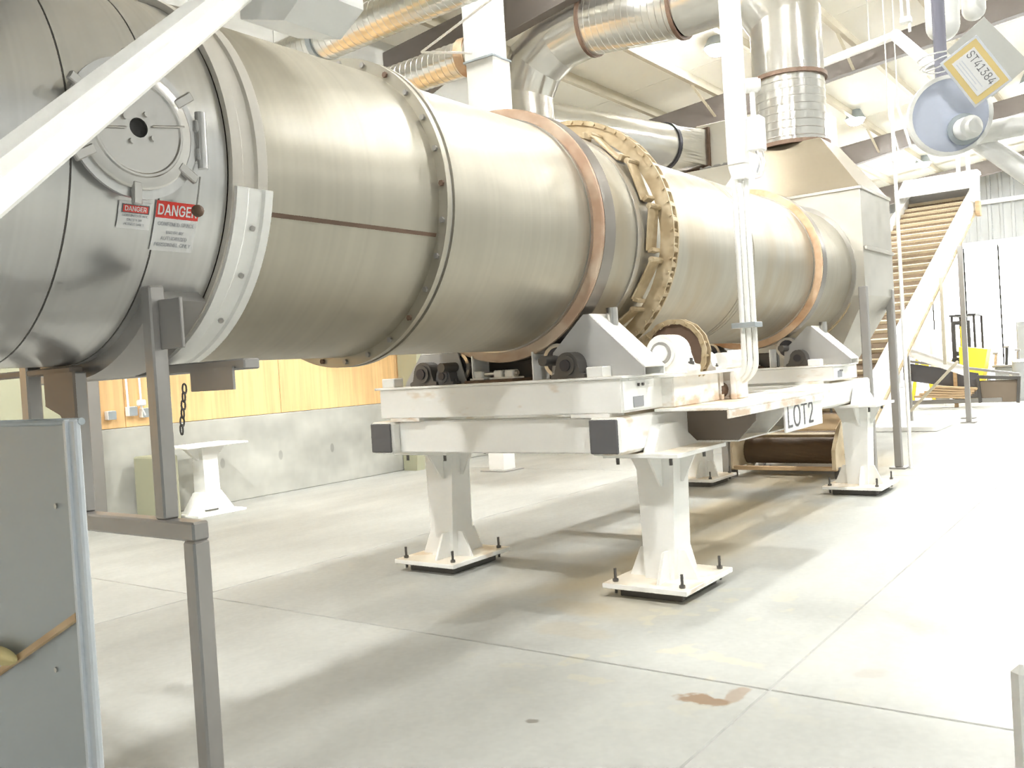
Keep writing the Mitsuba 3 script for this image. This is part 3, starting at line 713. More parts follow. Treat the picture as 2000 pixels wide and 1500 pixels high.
for (yr, zb, far) in ((5.28, 1.509, ''), (9.84, 1.436, 'far ')):
    for sg, nm in ((1, 'right'), (-1, 'left')):
        rx = CX + sg * .45; rz = CZ - math.sqrt((.8975 + .115) ** 2 - .45 ** 2)
        pos = 'near' if not far else 'far'
        t = thing('trunnion_roller', f'dark steel support roller under the {pos} riding ring, {nm} one', 'roller')
        part(t, 'wheel', cyl((rx, yr - .05, rz), (rx, yr + .1, rz), .115, 40), 'm_roller_dark', 30)
        part(t, 'wheel_rim', ring_at((rx, yr - .045, rz), (0, 1, 0), .09, .117, .02, 40), 'm_steel_bright', 30)
        part(t, 'shaft', cyl((rx, yr - .24, rz), (rx, yr + .35, rz), .035, 16), 'm_dark_steel', 30)
        gusset_bracket(yr - .075, sg, zb, f'grey steel guard bracket over the {nm} roller of the {pos} ring')
        pillow_block(CX + sg * (.61 if sg > 0 else .68), yr - .125, zb + .002, 'm_dark_steel', f'dark dusty bearing block, {nm} side of the {pos} roller base', .84)
        if sg < 0: pillow_block(CX - .50, yr - .12, zb + .002, 'm_cap', f'black bearing block close to the left roller of the {pos} ring', .62)
        solo('guard_side_plate', box(CX + sg * .27 - .006, CX + sg * .27 + .006, yr - .10, yr + .1, zb, zb + .2, .002), 'm_white', f'narrow upright white plate beside the {nm} roller of the {pos} ring', 'plate')
for yr, zb, pos in ((5.22, 1.51, 'near'), (9.8, 1.437, 'far')):
    t = thing('thrust_roller', f'pale thrust roller unit under the drum at the {pos} ring', 'roller unit')
    part(t, 'bed_plate', box(CX - .32, CX + .12, yr - .08, yr + .2, zb, zb + .02, .003), 'm_brown_flange')
    for dx in (-.22, -.04, .06): part(t, 'bracket', cat_([box(CX + dx - .055, CX + dx + .02, yr - .02, yr + .06, zb + .02, zb + .085, .008), box(CX + dx - .08, CX + dx + .05, yr - .04, yr + .08, zb + .02, zb + .035, .003)]), 'm_white_rusty')
    part(t, 'pin', cyl((CX - .28, yr + .02, zb + .06), (CX + .1, yr + .02, zb + .06), .018, 14), 'm_steel_bright', 30)

# drive pedestal beside the near base with white bearing
dp = thing('drive_pedestal', 'dusty white box pedestal carrying the pinion bearing', 'pedestal')
part(dp, 'body', box(-3.1, -2.80, 5.66, 6.42, 1.266, 1.475, .006), 'm_white_rusty')
part(dp, 'top_plate', box(-3.3, -2.74, 5.56, 6.85, 1.475, 1.495, .003), 'm_white_rusty')
part(dp, 'rear_body', box(-2.98, -2.70, 6.58, 6.75, 1.266, 1.475, .006), 'm_white_rusty')
part(dp, 'motor_foot', cat_([box(-2.84, -2.80, 6.46, 6.52, 1.266, 1.475, .004), box(-2.76, -2.72, 6.54, 6.58, 1.266, 1.475, .004)]), 'm_white_rusty')
part(dp, 'coupling', cyl((-2.85, 6.47, 1.34), (-2.85, 6.62, 1.34), .06, 20), 'm_brown_flange', 30)
wbk = pillow_block(-2.905, 5.83, 1.512, 'm_white_rusty', 'big white bearing housing in front of the brown pinion', 1.25, 'm_white_gloss')
part(wbk, 'blue_label', box(-2.955, -2.875, 5.83 - .098, 5.83 - .093, 1.572, 1.596), 'm_blue_label')
part(wbk, 'seal_ring', ring_at((-2.905, 5.83 - .12, 1.512 + .131), (0, 1, 0), .058, .078, .012), 'm_tube_steel', 30)
part(dp, 'bearing_riser', box(-3.12, -2.72, 5.72, 5.94, 1.495, 1.512, .003), 'm_white_rusty')
pillow_block(-2.9, 6.42, 1.497, 'm_white_rusty', 'small dusty bearing block behind the brown pinion', .7)
gm = thing('gear_motor', 'dusty cream gear motor behind the pinion on the pedestal', 'motor')
part(gm, 'body', cyl((-2.86, 6.58, 1.55), (-2.86, 6.95, 1.55), .075, 24), 'm_white_rusty', 30)
part(gm, 'end_bell', cyl((-2.86, 6.95, 1.55), (-2.86, 7.0, 1.55), .075, 24, .05), 'm_white_rusty', 30)
part(gm, 'terminal_box', box(-2.82, -2.74, 6.66, 6.78, 1.56, 1.64, .006), 'm_white')
tg = thing('tensioner_guard', 'small cream wedge shaped guard left of the white bearing housing', 'guard')
part(tg, 'cover', prism([(-3.25, 1.50), (-2.98, 1.50), (-2.98, 1.60), (-3.06, 1.685), (-3.25, 1.60)], 'y', 5.56, 5.66), 'm_white_rusty')
part(tg, 'bolt', hexbolt((-3.14, 5.56, 1.58), (0, -1, 0), .012, .01), 'm_dark_steel')

# legs
def support_leg(cx, cy, label, group='white legs of the skid'):
    t = thing('support_leg', label, 'leg', group)
    part(t, 'base_plate', box(cx - .315, cx + .315, cy - .375, cy + .375, .065, .10, .004), 'm_white_dusty')
    part(t, 'grout_pad', box(cx - .23, cx + .23, cy - .28, cy + .28, 0, .065, .004), 'm_dark_steel')
    col = prism([(cx - .11, .10), (cx + .11, .10), (cx + .145, .955), (cx - .145, .955)], 'y', cy - .11, cy + .11)
    v = np.array(col.vertices); v[:, 1] = cy + (v[:, 1] - cy) * np.where(v[:, 2] > .5, 1.0, 1.2); col = trimesh.Trimesh(v, col.faces, process=False)
    part(t, 'column', col, 'm_white')
    part(t, 'top_plate', box(cx - .26, cx + .30, cy - .36, cy + .42, .955, .985, .004), 'm_white_dusty')
    for s in (-1, 1):
        part(t, 'foot_gusset', prism([(cx + s * .09, .10), (cx + s * .26, .10), (cx + s * .17, .30), (cx + s * .11, .30)], 'y', cy - .07, cy - .05), 'm_white')
        part(t, 'foot_gusset', prism([(cy + s * .10, .10), (cy + s * .30, .10), (cy + s * .20, .30), (cy + s * .12, .30)], 'x', cx + .06, cx + .08), 'm_white')
        part(t, 'head_gusset', prism([(cx + s * .14, .955), (cx + s * .26, .955), (cx + s * .16, .76), (cx + s * .14, .76)], 'y', cy - .008, cy + .008), 'm_white')
        part(t, 'head_gusset', prism([(cy + s * .12, .955), (cy + s * .30, .955), (cy + s * .14, .74), (cy + s * .12, .74)], 'x', cx - .008 + .05, cx + .008 + .05), 'm_white')
    for sx in (-1, 1):
        for sy in (-1, 1):
            part(t, 'anchor_bolt', cat_([cyl((cx + sx * .25, cy + sy * .30, .02), (cx + sx * .25, cy + sy * .30, .19), .010, 8), hexbolt((cx + sx * .25, cy + sy * .30, .10), (0, 0, 1), .02, .02)]), 'm_dark_steel')
    for sy in (-1, 1):
        for sx in (-1, 1): part(t, 'head_bolt', cyl((cx + sx * .2, cy + sy * .26, .9), (cx + sx * .2, cy + sy * .26, .955), .012, 8), 'm_dark_steel')
    part(t, 'side_bracket', prism([(cy - .30, .985), (cy + .40, .985), (cy + .08, 1.16), (cy - .18, 1.16)], 'x', cx + .02, cx + .10), 'm_white')
support_leg(-2.92, 5.66, 'white tapered steel leg nearest the viewer, under the right tube end')
support_leg(-4.93, 5.72, 'white tapered steel leg under the left tube end')
support_leg(-2.90, 10.35, 'white tapered steel leg at the far right end of the skid')
support_leg(-4.93, 10.62, 'white tapered steel leg at the far left, mostly hidden behind the nearest leg')

# loose pedestals by the wall
pd = thing('spare_pedestal', 'loose white pedestal with a flat top standing by the concrete wall', 'pedestal')
px, py = -10.05, 6.95
part(pd, 'column', prism([(px - .13, .06), (px + .13, .06), (px + .10, .86), (px - .10, .86)], 'y', py - .11, py + .11), 'm_white')
part(pd, 'top_plate', box(px - .3, px + .3, py - .45, py + .45, .86, .885, .003), 'm_white')
part(pd, 'base_plate', box(px - .3, px + .3, py - .36, py + .36, .0, .03, .003), 'm_white')
for s in (-1, 1):
    part(pd, 'foot_gusset', prism([(py + s * .1, .03), (py + s * .34, .03), (py + s * .16, .28), (py + s * .1, .28)], 'x', px - .07, px + .07), 'm_white')
    part(pd, 'head_gusset', prism([(py + s * .1, .86), (py + s * .32, .86), (py + s * .12, .68), (py + s * .1, .68)], 'x', px - .03, px + .03), 'm_white')
solo('dark_bin', box(-10.45, -9.95, 6.2, 6.5, 0, .8, .02), 'm_olive', 'dark olive bin standing left behind the loose white pedestal', 'bin')
ws = thing('white_stub_post', 'short white box post standing alone under the drum', 'post')
part(ws, 'post', box(-8.88, -8.58, 11.3, 11.6, .02, .40, .004), 'm_white_gloss')
part(ws, 'foot_plate', box(-8.98, -8.48, 11.2, 11.7, 0, .02, .003), 'm_grey_paint')

# wall boxes
for k, (y, z, s) in enumerate(((6.02, 1.33, .11), (6.30, 1.36, .12), (6.48, 1.33, .12))):
    t = thing('outlet_box', ('grey outlet box low on the plywood, left of two conduits', 'grey outlet box on the plywood below the left conduit', 'grey outlet box on the plywood below the right conduit')[k], 'outlet box')
    part(t, 'box', box(X0 - .02, X0 + .07, y - s / 2, y + s / 2, z - s / 2, z + s / 2, .008), 'm_white')
    part(t, 'cover', box(X0 + .07, X0 + .078, y - s * .45, y + s * .45, z - s * .45, z + s * .45, .002), 'm_galv')
    if k: part(t, 'conduit', cyl((X0 + .01, y - .03, z), (X0 + .01, y - .07, 3.4), .014, 10), 'm_white', 30)
solo('white_plug', cat_([box(X0 + .07, X0 + .15, 6.34, 6.44, 1.42, 1.5, .015), tube([(X0 + .1, 6.39, 1.42), (X0 + .1, 6.42, 1.35), (X0 + .1, 6.44, 1.30)], .01, 8)]), 'm_white_gloss', 'small white plug between the two conduit boxes on the plywood', 'plug')

# ---------------------------------------------------------------- grey stand under the casing
st = thing('casing_stand', 'grey square tube stand holding up the inlet casing', 'stand')
SY = 2.0
part(st, 'post', box(-3.19, -3.125, SY - .033, SY + .033, 1.105, 2.0, .007), 'm_tube_steel')
part(st, 'cross_bar', box(-5.2, -2.945, SY - .036, SY + .036, 1.033, 1.105, .008), 'm_tube_steel')
part(st, 'leg', box(-3.017, -2.945, SY - .036, SY + .036, 0.0, 1.033, .008), 'm_tube_steel')
part(st, 'leg', box(-5.2, -5.128, SY - .036, SY + .036, 0.0, 1.033, .008), 'm_tube_steel')
part(st, 'saddle_plate', box(-3.125, -2.985, SY + .0, SY + .014, 1.755, 1.945, .003), 'm_tube_steel')
part(st, 'post', box(-4.19, -4.12, SY - .033, SY + .033, 1.105, 1.76, .007), 'm_tube_steel')
part(st, 'cross_bar', box(-4.9, -3.05, 2.32, 2.40, 1.665, 1.71, .006), 'm_tube_steel')
part(st, 'cross_bar', box(-4.9, -3.75, SY - .03, SY + .03, 1.695, 1.725, .006), 'm_bracket_brown')
part(st, 'post', box(-3.80, -3.73, SY - .033, SY + .033, 1.105, 1.70, .007), 'm_tube_steel')
part(st, 'knee_plate', prism([(-3.94, 1.70), (-3.70, 1.70), (-3.70, 1.50), (-3.74, 1.42), (-3.82, 1.52), (-3.94, 1.56)], 'y', SY - .048, SY - .036), 'm_bracket_brown')
part(st, 'hanger_plate', prism([(-3.40, 1.68), (-3.11, 1.68), (-3.11, 1.585), (-3.40, 1.585)], 'y', 2.305, 2.317), 'm_tube_steel')
cn = thing('hanging_chain', 'short dark chain hanging below the casing before the plywood', 'chain')
for i in range(6):
    z = 1.60 - i * .035; x = -3.44 - i * .008
    tt = np.linspace(0, 2 * PI, 13); lp = [(x + (.010 * math.cos(a) if i % 2 else 0), 2.3 + (0 if i % 2 else .010 * math.cos(a)), z + .022 * math.sin(a)) for a in tt]
    part(cn, 'link', tube(lp, .004, 5), 'm_dark_steel', True)

# ---------------------------------------------------------------- galvanised hopper panel at lower left
gh = thing('galvanised_hopper', 'galvanised sheet metal bin panel with folded edge at the lower left', 'bin')
part(gh, 'back_panel', box(-3.6, -1.925, 1.0, 1.004, 0, 1.545), 'm_galv')
part(gh, 'edge_flange', box(-1.925, -1.872, .985, 1.0, 0, 1.55, .004), 'm_galv_light')
part(gh, 'edge_bead', box(-1.905, -1.898, .978, .99, 0, 1.55, .001), 'm_galv_light')
part(gh, 'top_hem', cat_([cyl((-3.6, 1.0, 1.545), (-1.87, 1.0, 1.545), .008, 10)]), 'm_galv', 30)
part(gh, 'sloped_shelf', prism([(-1.925, 1.135), (-3.6, .36), (-3.6, .345), (-1.925, 1.12)], 'y', .985, 1.0), 'm_timber')
for x, z in ((-2.0, 1.36), (-1.93, 1.10), (-2.05, .99)): part(gh, 'rivet', cyl((x, .996, z), (x, 1.0, z), .006, 8), 'm_steel_bright')
solo('yellow_rag', move(trimesh.creation.icosphere(subdivisions=2, radius=1.0).apply_scale((.10, .02, .022)), -2.28, .972, 1.0), 'm_rag', 'dull yellow lump lying on the sloped shelf of the galvanised bin', 'rag', True)

# ---------------------------------------------------------------- white foreground brace at upper left
A, B = np.array([-1.464, .68, 1.944]), np.array([-1.833, 1.402, 2.536])
dd = (B - A)
wbz = thing('diagonal_brace', 'white painted tube crossing the upper left foreground diagonally', 'brace')
part(wbz, 'tube', bar(A - dd * .8, B + dd * 1.2, .074, .074, up=(.8, .6, 0), bev=.016), 'm_white_gloss')
hb = thing('white_bracket_box', 'white sheet metal box end beside the diagonal tube at the top', 'bracket')
part(hb, 'body', prism([(-2.02, 2.595), (-1.845, 2.545), (-1.75, 2.60), (-1.75, 2.95), (-2.02, 2.95)], 'y', 1.60, 1.80), 'm_white_gloss')
part(hb, 'lip', box(-1.80, -1.755, 1.585, 1.60, 2.60, 2.95, .003), 'm_white')

mz = thing('shade_platform', 'grey platform added above the view to shade the near casing', 'platform')  # unseen deck added to block lamp light on the casing
part(mz, 'deck', box(-5.3, -1.15, -3.2, 2.25, 4.45, 4.5, .005), 'm_grey_paint')
for x in (-5.25, -1.2): part(mz, 'edge_beam', box(x - .05, x + .05, -3.2, 2.25, 4.25, 4.45, .006), 'm_grey_paint')
for y in (-3.1, -.4, 2.15): part(mz, 'cross_beam', box(-5.2, -1.25, y - .05, y + .05, 4.25, 4.45, .006), 'm_grey_paint')
for x in (-5.25, -1.2): part(mz, 'hanger', box(x - .02, x + .02, -2.9, -2.86, 4.5, 8.0 if x < -2 else 8.1), 'm_grey_paint')
for x in (-5.25, -1.2): part(mz, 'hanger', box(x - .02, x + .02, 1.9, 1.94, 4.5, 7.7 if x < -2 else 8.1), 'm_grey_paint')

# ---------------------------------------------------------------- conduit pole on the skid
cp = thing('conduit_pole', 'white strut pole with bent conduits rising from the skid to the roof', 'conduit')
for k, dx in enumerate((-.045, 0, .045)):
    x, y = -2.62 + dx * .8, 6.62 + dx * .6
    bend = [(x, y, 3.3), (x, y, 2.2), (x, y, 1.55)] + [(x - .16 * (1 - math.cos(a)), y, 1.55 - .16 * math.sin(a)) for a in np.linspace(.2, PI / 2, 7)] + [(x - .3, y, 1.39), (-2.9, y, 1.39)]
    part(cp, 'conduit', tube(bend, .0205, 12), 'm_white_gloss', True)
part(cp, 'strut', box(-2.69, -2.55, 6.56, 6.66, 3.03, 8.05, .006), 'm_white_gloss')
part(cp, 'lower_cover', prism([(-2.69, 3.03), (-2.55, 3.03), (-2.56, 2.92), (-2.66, 2.92)], 'y', 6.57, 6.66), 'm_white_gloss')
part(cp, 'clamp', box(-2.72, -2.53, 6.53, 6.68, 1.80, 1.84, .004), 'm_galv')
jb = thing('junction_box', 'white junction box with loose wires on the conduit pole', 'junction box')
part(jb, 'box', box(-2.55, -2.44, 6.62, 6.74, 3.12, 3.38, .01), 'm_white_gloss')
part(jb, 'wire', tube([(-2.48, 6.64, 3.12), (-2.46, 6.64, 3.0), (-2.49, 6.65, 2.94), (-2.53, 6.65, 2.98)], .007, 6), 'm_white', True)
part(jb, 'wire', tube([(-2.50, 6.66, 3.12), (-2.47, 6.67, 3.05), (-2.50, 6.66, 2.96)], .007, 6), 'm_text_grey', True)
part(jb, 'wire', tube([(-2.46, 6.70, 3.12), (-2.45, 6.70, 3.04), (-2.47, 6.68, 2.93), (-2.52, 6.67, 2.92)], .007, 6), 'm_white', True)
for z, nm in ((3.62, 'round white conduit fitting on the right side of the pole'),):
    t = thing('conduit_fitting', nm, 'fitting')
    part(t, 'body', cyl((-2.55, 6.66, z), (-2.47, 6.70, z), .055, 20), 'm_white_gloss', 30)
    part(t, 'cap', cyl((-2.47, 6.70, z), (-2.455, 6.708, z), .045, 20), 'm_white', 30)
    part(t, 'riser', cyl((-2.51, 6.68, 3.38), (-2.51, 6.68, z), .02, 10), 'm_white_gloss', 30)

# ---------------------------------------------------------------- inclined conveyor
cv = thing('inclined_conveyor', 'white inclined conveyor with tan cleated belt beyond the drum', 'conveyor')
cx0, cx1 = -4.80, -3.42
Pb, Pt = np.array([11.7, .40]), np.array([22.2, 4.88])
sl = (Pt - Pb) / np.linalg.norm(Pt - Pb); nm_ = np.array([-sl[1], sl[0]])
def side_poly(lo, hi, s0=0.0, s1=None):
    L = np.linalg.norm(Pt - Pb); s1 = L if s1 is None else s1
    return [tuple(Pb + sl * s0 + nm_ * lo), tuple(Pb + sl * s1 + nm_ * lo), tuple(Pb + sl * s1 + nm_ * hi), tuple(Pb + sl * s0 + nm_ * hi)]
LL = np.linalg.norm(Pt - Pb)
for x, w in ((cx0, .05), (cx1 - .05, .05)):
    sr = part(cv, 'side_rail', prism(side_poly(-.32, .12), 'x', x, x + w), 'm_white')
    part(sr, 'top_flange', prism(side_poly(.12, .15), 'x', x - .02, x + w + .03), 'm_white')
    part(sr, 'bottom_flange', prism(side_poly(-.36, -.32), 'x', x - .02, x + w + .03), 'm_chain')
    for s in np.arange(1.2, LL, 2.2):
        part(sr, 'stiffener', prism(side_poly(-.32, .12, s, s + .05), 'x', x - .03 if x < -4 else x + w, x if x < -4 else x + w + .03), 'm_white')
part(cv, 'belt', prism(side_poly(-.06, -.03), 'x', cx0 + .06, cx1 - .06), 'm_belt')
for i in range(29):
    s = .2 + i * (LL - .7) / 28
    part(cv, 'cleat', prism(side_poly(-.03, .018, s, s + .06), 'x', cx0 + .06, cx1 - .06), 'm_cleat_top')
part(cv, 'return_belt', prism(side_poly(-.30, -.28), 'x', cx0 + .06, cx1 - .06), 'm_belt')
part(cv, 'return_cover', prism(side_poly(-.42, -.40, 1.0, LL * .95), 'x', cx0 + .25, cx1 - .0), 'm_cleat')
# head hood
hp = Pt
part(cv, 'head_cover', prism([(hp[0] - 1.0, hp[1] - .02), (hp[0] - .2, hp[1] + .42), (hp[0] + .3, hp[1] + .42), (hp[0] + .3, hp[1] + .36), (hp[0] - .16, hp[1] + .36), (hp[0] - .96, hp[1] - .08)], 'x', cx0 - .06, cx1 + .06), 'm_white_gloss')
part(cv, 'head_side', prism([(hp[0] - 1.0, hp[1] - .35), (hp[0] - .9, hp[1] - .0), (hp[0] - .2, hp[1] + .40), (hp[0] + .3, hp[1] + .40), (hp[0] + .2, hp[1] - .3)], 'x', cx1 + .005, cx1 + .03), 'm_white_gloss')
part(cv, 'head_side', prism([(hp[0] - 1.0, hp[1] - .35), (hp[0] - .9, hp[1] - .0), (hp[0] - .2, hp[1] + .40), (hp[0] + .3, hp[1] + .40), (hp[0] + .2, hp[1] - .3)], 'x', cx0 - .03, cx0 - .005), 'm_white_gloss')
part(cv, 'head_drum', cyl((cx0, hp[0] - .1, hp[1] - .1), (cx1, hp[0] - .1, hp[1] - .1), .2, 24), 'm_grey_paint', 30)
part(cv, 'take_up_bracket', box(cx1 + .03, cx1 + .12, hp[0] - .5, hp[0] - .3, hp[1] - .62, hp[1] - .3, .01), 'm_timber')
# tail box
tp = [(11.2, .12), (12.6, .12), (12.6, .95), (11.55, .75), (11.2, .36)]
tb_ = part(cv, 'tail_box', prism(tp, 'x', cx1 - .05, cx1), 'm_cleat')
part(tb_, 'far_side', prism(tp, 'x', cx0, cx0 + .05), 'm_cleat')
part(tb_, 'tail_back', box(cx0 + .05, cx1 - .05, 12.3, 12.34, .12, .5), 'm_dark_hole')
part(tb_, 'tail_roller', cyl((cx0 + .04, 11.75, .30), (cx1 - .04, 11.75, .30), .17, 24), 'm_belt', 30)
part(tb_, 'tail_lip', box(cx0, cx1, 11.22, 11.3, .10, .15, .006), 'm_timber')
part(tb_, 'hopper_lip', prism([(11.25, .62), (11.6, .78), (11.6, .76), (11.25, .60)], 'x', cx0, cx1), 'm_timber')
for i in range(3): part(tb_, 'drive_guard', bar((cx1 + .05, 11.5 + .25 * i, .28 + .1 * i), (cx1 + .05, 12.2 + .25 * i, .62 + .1 * i), .03, .06), 'm_cleat')
for x in (cx0 + .02, cx1 - .02): part(tb_, 'foot', box(x - .03, x + .03, 11.28, 11.36, 0, .14, .004), 'm_dark_steel')
for x, y, zt in ((cx1 + .07, 19.5, 3.45), (-4.32, 19.05, 3.2), (cx1 - .12, 20.6, 3.8)):
    lg = part(cv, 'leg', box(x - .045, x + .045, y - .045, y + .045, .02, zt, .006), 'm_tube_steel')
    part(lg, 'foot_plate', box(x - .13, x + .13, y - .13, y + .13, 0, .02, .003), 'm_tube_steel')
part(cv, 'leg_brace', bar((-4.30, 19.0, .28), (cx1 + .02, 19.0, 1.22), .05, .05), 'm_purlin')
part(cv, 'leg_brace', bar((cx1 + .06, 17.6, 1.2), (cx1 + .06, 17.6, 2.75), .05, .05), 'm_purlin')
solo('steel_floor_plate', box(-4.75, -3.55, 17.6, 19.0, .0, .09, .01), 'm_white', 'white raised plate lying on the floor under the conveyor', 'plate')

# ---------------------------------------------------------------- hanging disc with tags, pipes at upper right
def basis(p):
    """right and up as seen along the line from a standing viewer to p"""
    d = np.asarray(p, float) - EYE; d /= np.linalg.norm(d)
    r = np.cross(d, (0, 0, 1)); r /= np.linalg.norm(r); return r, np.cross(r, d), d
DC = np.array([-.70, 4.0, 2.50])
r_, u_, d_ = basis(DC)
ax = d_ * 1.0 - r_ * .28 - u_ * .12; ax /= np.linalg.norm(ax)
hd_ = thing('hanging_disc', 'round blue grey disc with a white hub hanging from a cord, upper right', 'disc')
def disc_ring(prof, n=64):
    a, b, d = frame_of(ax)
    m = lathe(prof, 0, 0, n); v = np.array(m.vertices)
    m = trimesh.Trimesh(DC + v[:, :1] * a + v[:, 1:2] * d + v[:, 2:3] * b, m.faces, process=False)
    if m.volume < 0: m.invert()
    return m
part(hd_, 'plate', disc_ring([(0, -.012), (.148, -.012), (.148, .012), (0, .012)]), 'm_disc', 30)
part(hd_, 'rim', disc_ring([(.143, -.02), (.158, -.02), (.158, .02), (.143, .02), (.143, -.02)]), 'm_white', 30)
hub = DC - ax * .012 + r_ * .045 - u_ * .062
part(hd_, 'hub', cyl(hub, hub - ax * .06 + r_ * .012, .045, 24), 'm_white_gloss', 30)
part(hd_, 'hub_collar', ring_at(hub - ax * .005, ax, .045, .062, .014, 28), 'm_galv', 30)
part(hd_, 'hub_nose', cyl(hub - ax * .06 + r_ * .012, hub - ax * .09 + r_ * .018, .028, 20), 'm_white', 30)
solo('hanging_cord', tube([DC + r_ * -.02 + u_ * (.12 + .1 * i) + d_ * .03 for i in range(14)], .024, 12), 'm_cord', 'thick dark grey cord from which the round disc hangs', 'cable', True)
t = thing('tie_wrap', 'loose clear tie wrapped round the cord above the disc', 'tie')
for k in range(4):
    tt = np.linspace(0, 2 * PI, 17); c = DC + r_ * -.03 + u_ * (.19 + .012 * k)
    part(t, 'loop', tube([c + r_ * (.05 + .008 * k) * math.cos(a) + d_ * (.05 * math.sin(a)) + u_ * .02 * math.sin(a + k) for a in tt], .003, 5), 'm_white', True)
def tag_plate(name, label, cat, c, w, h, rot, m, text=False):
    r, u, d = basis(c); cr, sr = math.cos(rot), math.sin(rot)
    e1, e2 = r * cr + u * sr, -r * sr + u * cr
    t = thing(name, label, cat)
    def place(mm, off):
        v = np.array(mm.vertices); return trimesh.Trimesh(c + v[:, :1] * e1 + v[:, 1:2] * e2 - d * (v[:, 2:3] + off), mm.faces[:, ::-1] if np.linalg.det(np.array([e1, e2, -d])) < 0 else mm.faces, process=False)
    part(t, 'backing', place(box(-w / 2, w / 2, -h / 2, h / 2, 0, .003, .001), 0), m)
    if text:
        part(t, 'border', place(box(-w * .46, w * .46, -h * .44, h * .44, 0, .001), .003), 'm_tag_yellow')
        part(t, 'panel', place(box(-w * .36, w * .36, -h * .30, h * .30, 0, .001), .004), 'm_sign_white')
        for s, hh, y, mm in (('ST41384', h * .20, h * .05, 'm_text_mid'),):
            tm = meshkit.text_mesh(s, hh, .0008); b = tm.bounds; v = np.array(tm.vertices)
            k = min(1.0, w * .66 / (b[1][0] - b[0][0])); v[:, 0] = (v[:, 0] - (b[0][0] + b[1][0]) / 2) * k; v[:, 1] += y
            part(t, 'lettering', place(trimesh.Trimesh(v, tm.faces, process=False), .005), mm)
        for i in range(3):
            part(t, 'fine_print', place(box(-w * .3, w * (.28 - .1 * (i % 2)), -h * (.09 + .07 * i) - h * .012, -h * (.09 + .07 * i) + h * .012, 0, .0006), .005), 'm_tag_grey')
    return t

tag_plate('inventory_tag', 'larger blank grey tag hanging behind the yellow bordered tag', 'tag', np.array([-.541, 3.922, 2.675]), .25, .165, math.radians(-54), 'm_back_tag')
tag_plate('inventory_tag', 'yellow bordered tag with black number hanging over the round disc', 'tag', np.array([-.571, 3.824, 2.605]), .215, .15, math.radians(-59), 'm_tag_grey', True)
wp = thing('white_pipe', 'white insulated pipe running right from the disc hub, upper one', 'pipe')
part(wp, 'tube', cyl((-.66, 4.16, 2.44), (-.1, 3.95, 2.41), .042, 28), 'm_white_gloss', 30)
wp = thing('white_pipe', 'white insulated pipe sloping down right from the disc hub, lower one', 'pipe')
part(wp, 'tube', cyl((-.675, 4.22, 2.47), (-.2, 4.05, 1.99), .042, 28), 'm_white_gloss', 30)
wp = thing('white_pipe', 'thick white vertical pipe left of the dark cord at the top edge', 'pipe')
part(wp, 'tube', cyl((-.826, 4.78, 4.6), (-.839, 4.754, 3.10), .075, 28), 'm_white_gloss', 30)
part(wp, 'end_cap', move(trimesh.creation.icosphere(subdivisions=3, radius=.075), -.839, 4.754, 3.10), 'm_white_gloss', True)
wp = thing('white_pipe', 'white vertical pipe right of the dark cord at the top edge', 'pipe')
part(wp, 'tube', cyl((-.737, 5.086, 4.6), (-.751, 5.07, 3.24), .055, 28), 'm_white_gloss', 30)
part(wp, 'end_cap', move(trimesh.creation.icosphere(subdivisions=3, radius=.055), -.751, 5.07, 3.24), 'm_white_gloss', True)
wp = thing('hanging_rod_pair', 'pair of thin white rods hanging down at the top right', 'rod')
part(wp, 'rod', cyl((-1.40, 6.47, 5.0), (-1.385, 6.48, 3.72), .010, 8), 'm_white')
part(wp, 'rod', cyl((-1.36, 6.49, 5.0), (-1.345, 6.49, 3.66), .010, 8), 'm_white')
part(wp, 'clip', box(-1.40, -1.33, 6.46, 6.51, 3.72, 3.76, .004), 'm_white')
sp = thing('ceiling_pipe', 'white pipe under the roof with a bend, right of the vertical duct', 'pipe')
part(sp, 'run', cyl((-5.9, 17.0, 6.71), (-3.78, 17.0, 7.0), .075, 20), 'm_white', 30)
part(sp, 'elbow', move(trimesh.creation.icosphere(subdivisions=2, radius=.10), -3.76, 17.0, 7.0), 'm_white', True)
part(sp, 'drop', cyl((-3.76, 17.0, 7.0), (-3.12, 17.0, 6.22), .10, 20), 'm_white', 30)
part(sp, 'end_fitting', cyl((-3.16, 17.0, 6.27), (-3.02, 17.0, 6.10), .17, 24), 'm_roof', 30)
part(sp, 'hanger', cyl((-5.6, 17.0, 6.75), (-5.6, 17.0, 7.74), .012, 8), 'm_white')
part(sp, 'hanger', cyl((-4.2, 17.0, 6.95), (-4.2, 17.0, 7.88), .012, 8), 'm_white')
hr = thing('hanger_rods', 'thin pale slanting rods right of the slender white pole', 'rod')
part(hr, 'rod', cyl((-3.46, 14.92, 5.15), (-3.34, 14.98, 4.5), .014, 8), 'm_white')
part(hr, 'rod', cyl((-3.32, 14.92, 5.25), (-3.18, 14.98, 4.62), .022, 8), 'm_white')
part(hr, 'rod', cyl((-3.46, 14.92, 5.15), (-3.46, 14.92, 7.95), .010, 8), 'm_white')
part(hr, 'rod', cyl((-3.32, 14.92, 5.25), (-3.32, 14.92, 7.95), .010, 8), 'm_white')
cc = thing('power_conduits', 'two white conduits dropping to the conveyor head', 'conduit')
for x in (-3.78, -3.58): part(cc, 'conduit', cyl((x, 22.3, 5.3), (x, 22.3, 7.9), .045, 12), 'm_white', 30)

# white block at the lower right edge
wk = thing('white_bollard', 'white square post top at the lower right edge of the view', 'post')
part(wk, 'shaft', box(-.365, .05, 2.47, 2.9, 0, .80, .02), 'm_white_gloss')
part(wk, 'base', box(-.36, .07, 2.455, 2.915, 0, .03, .004), 'm_white')

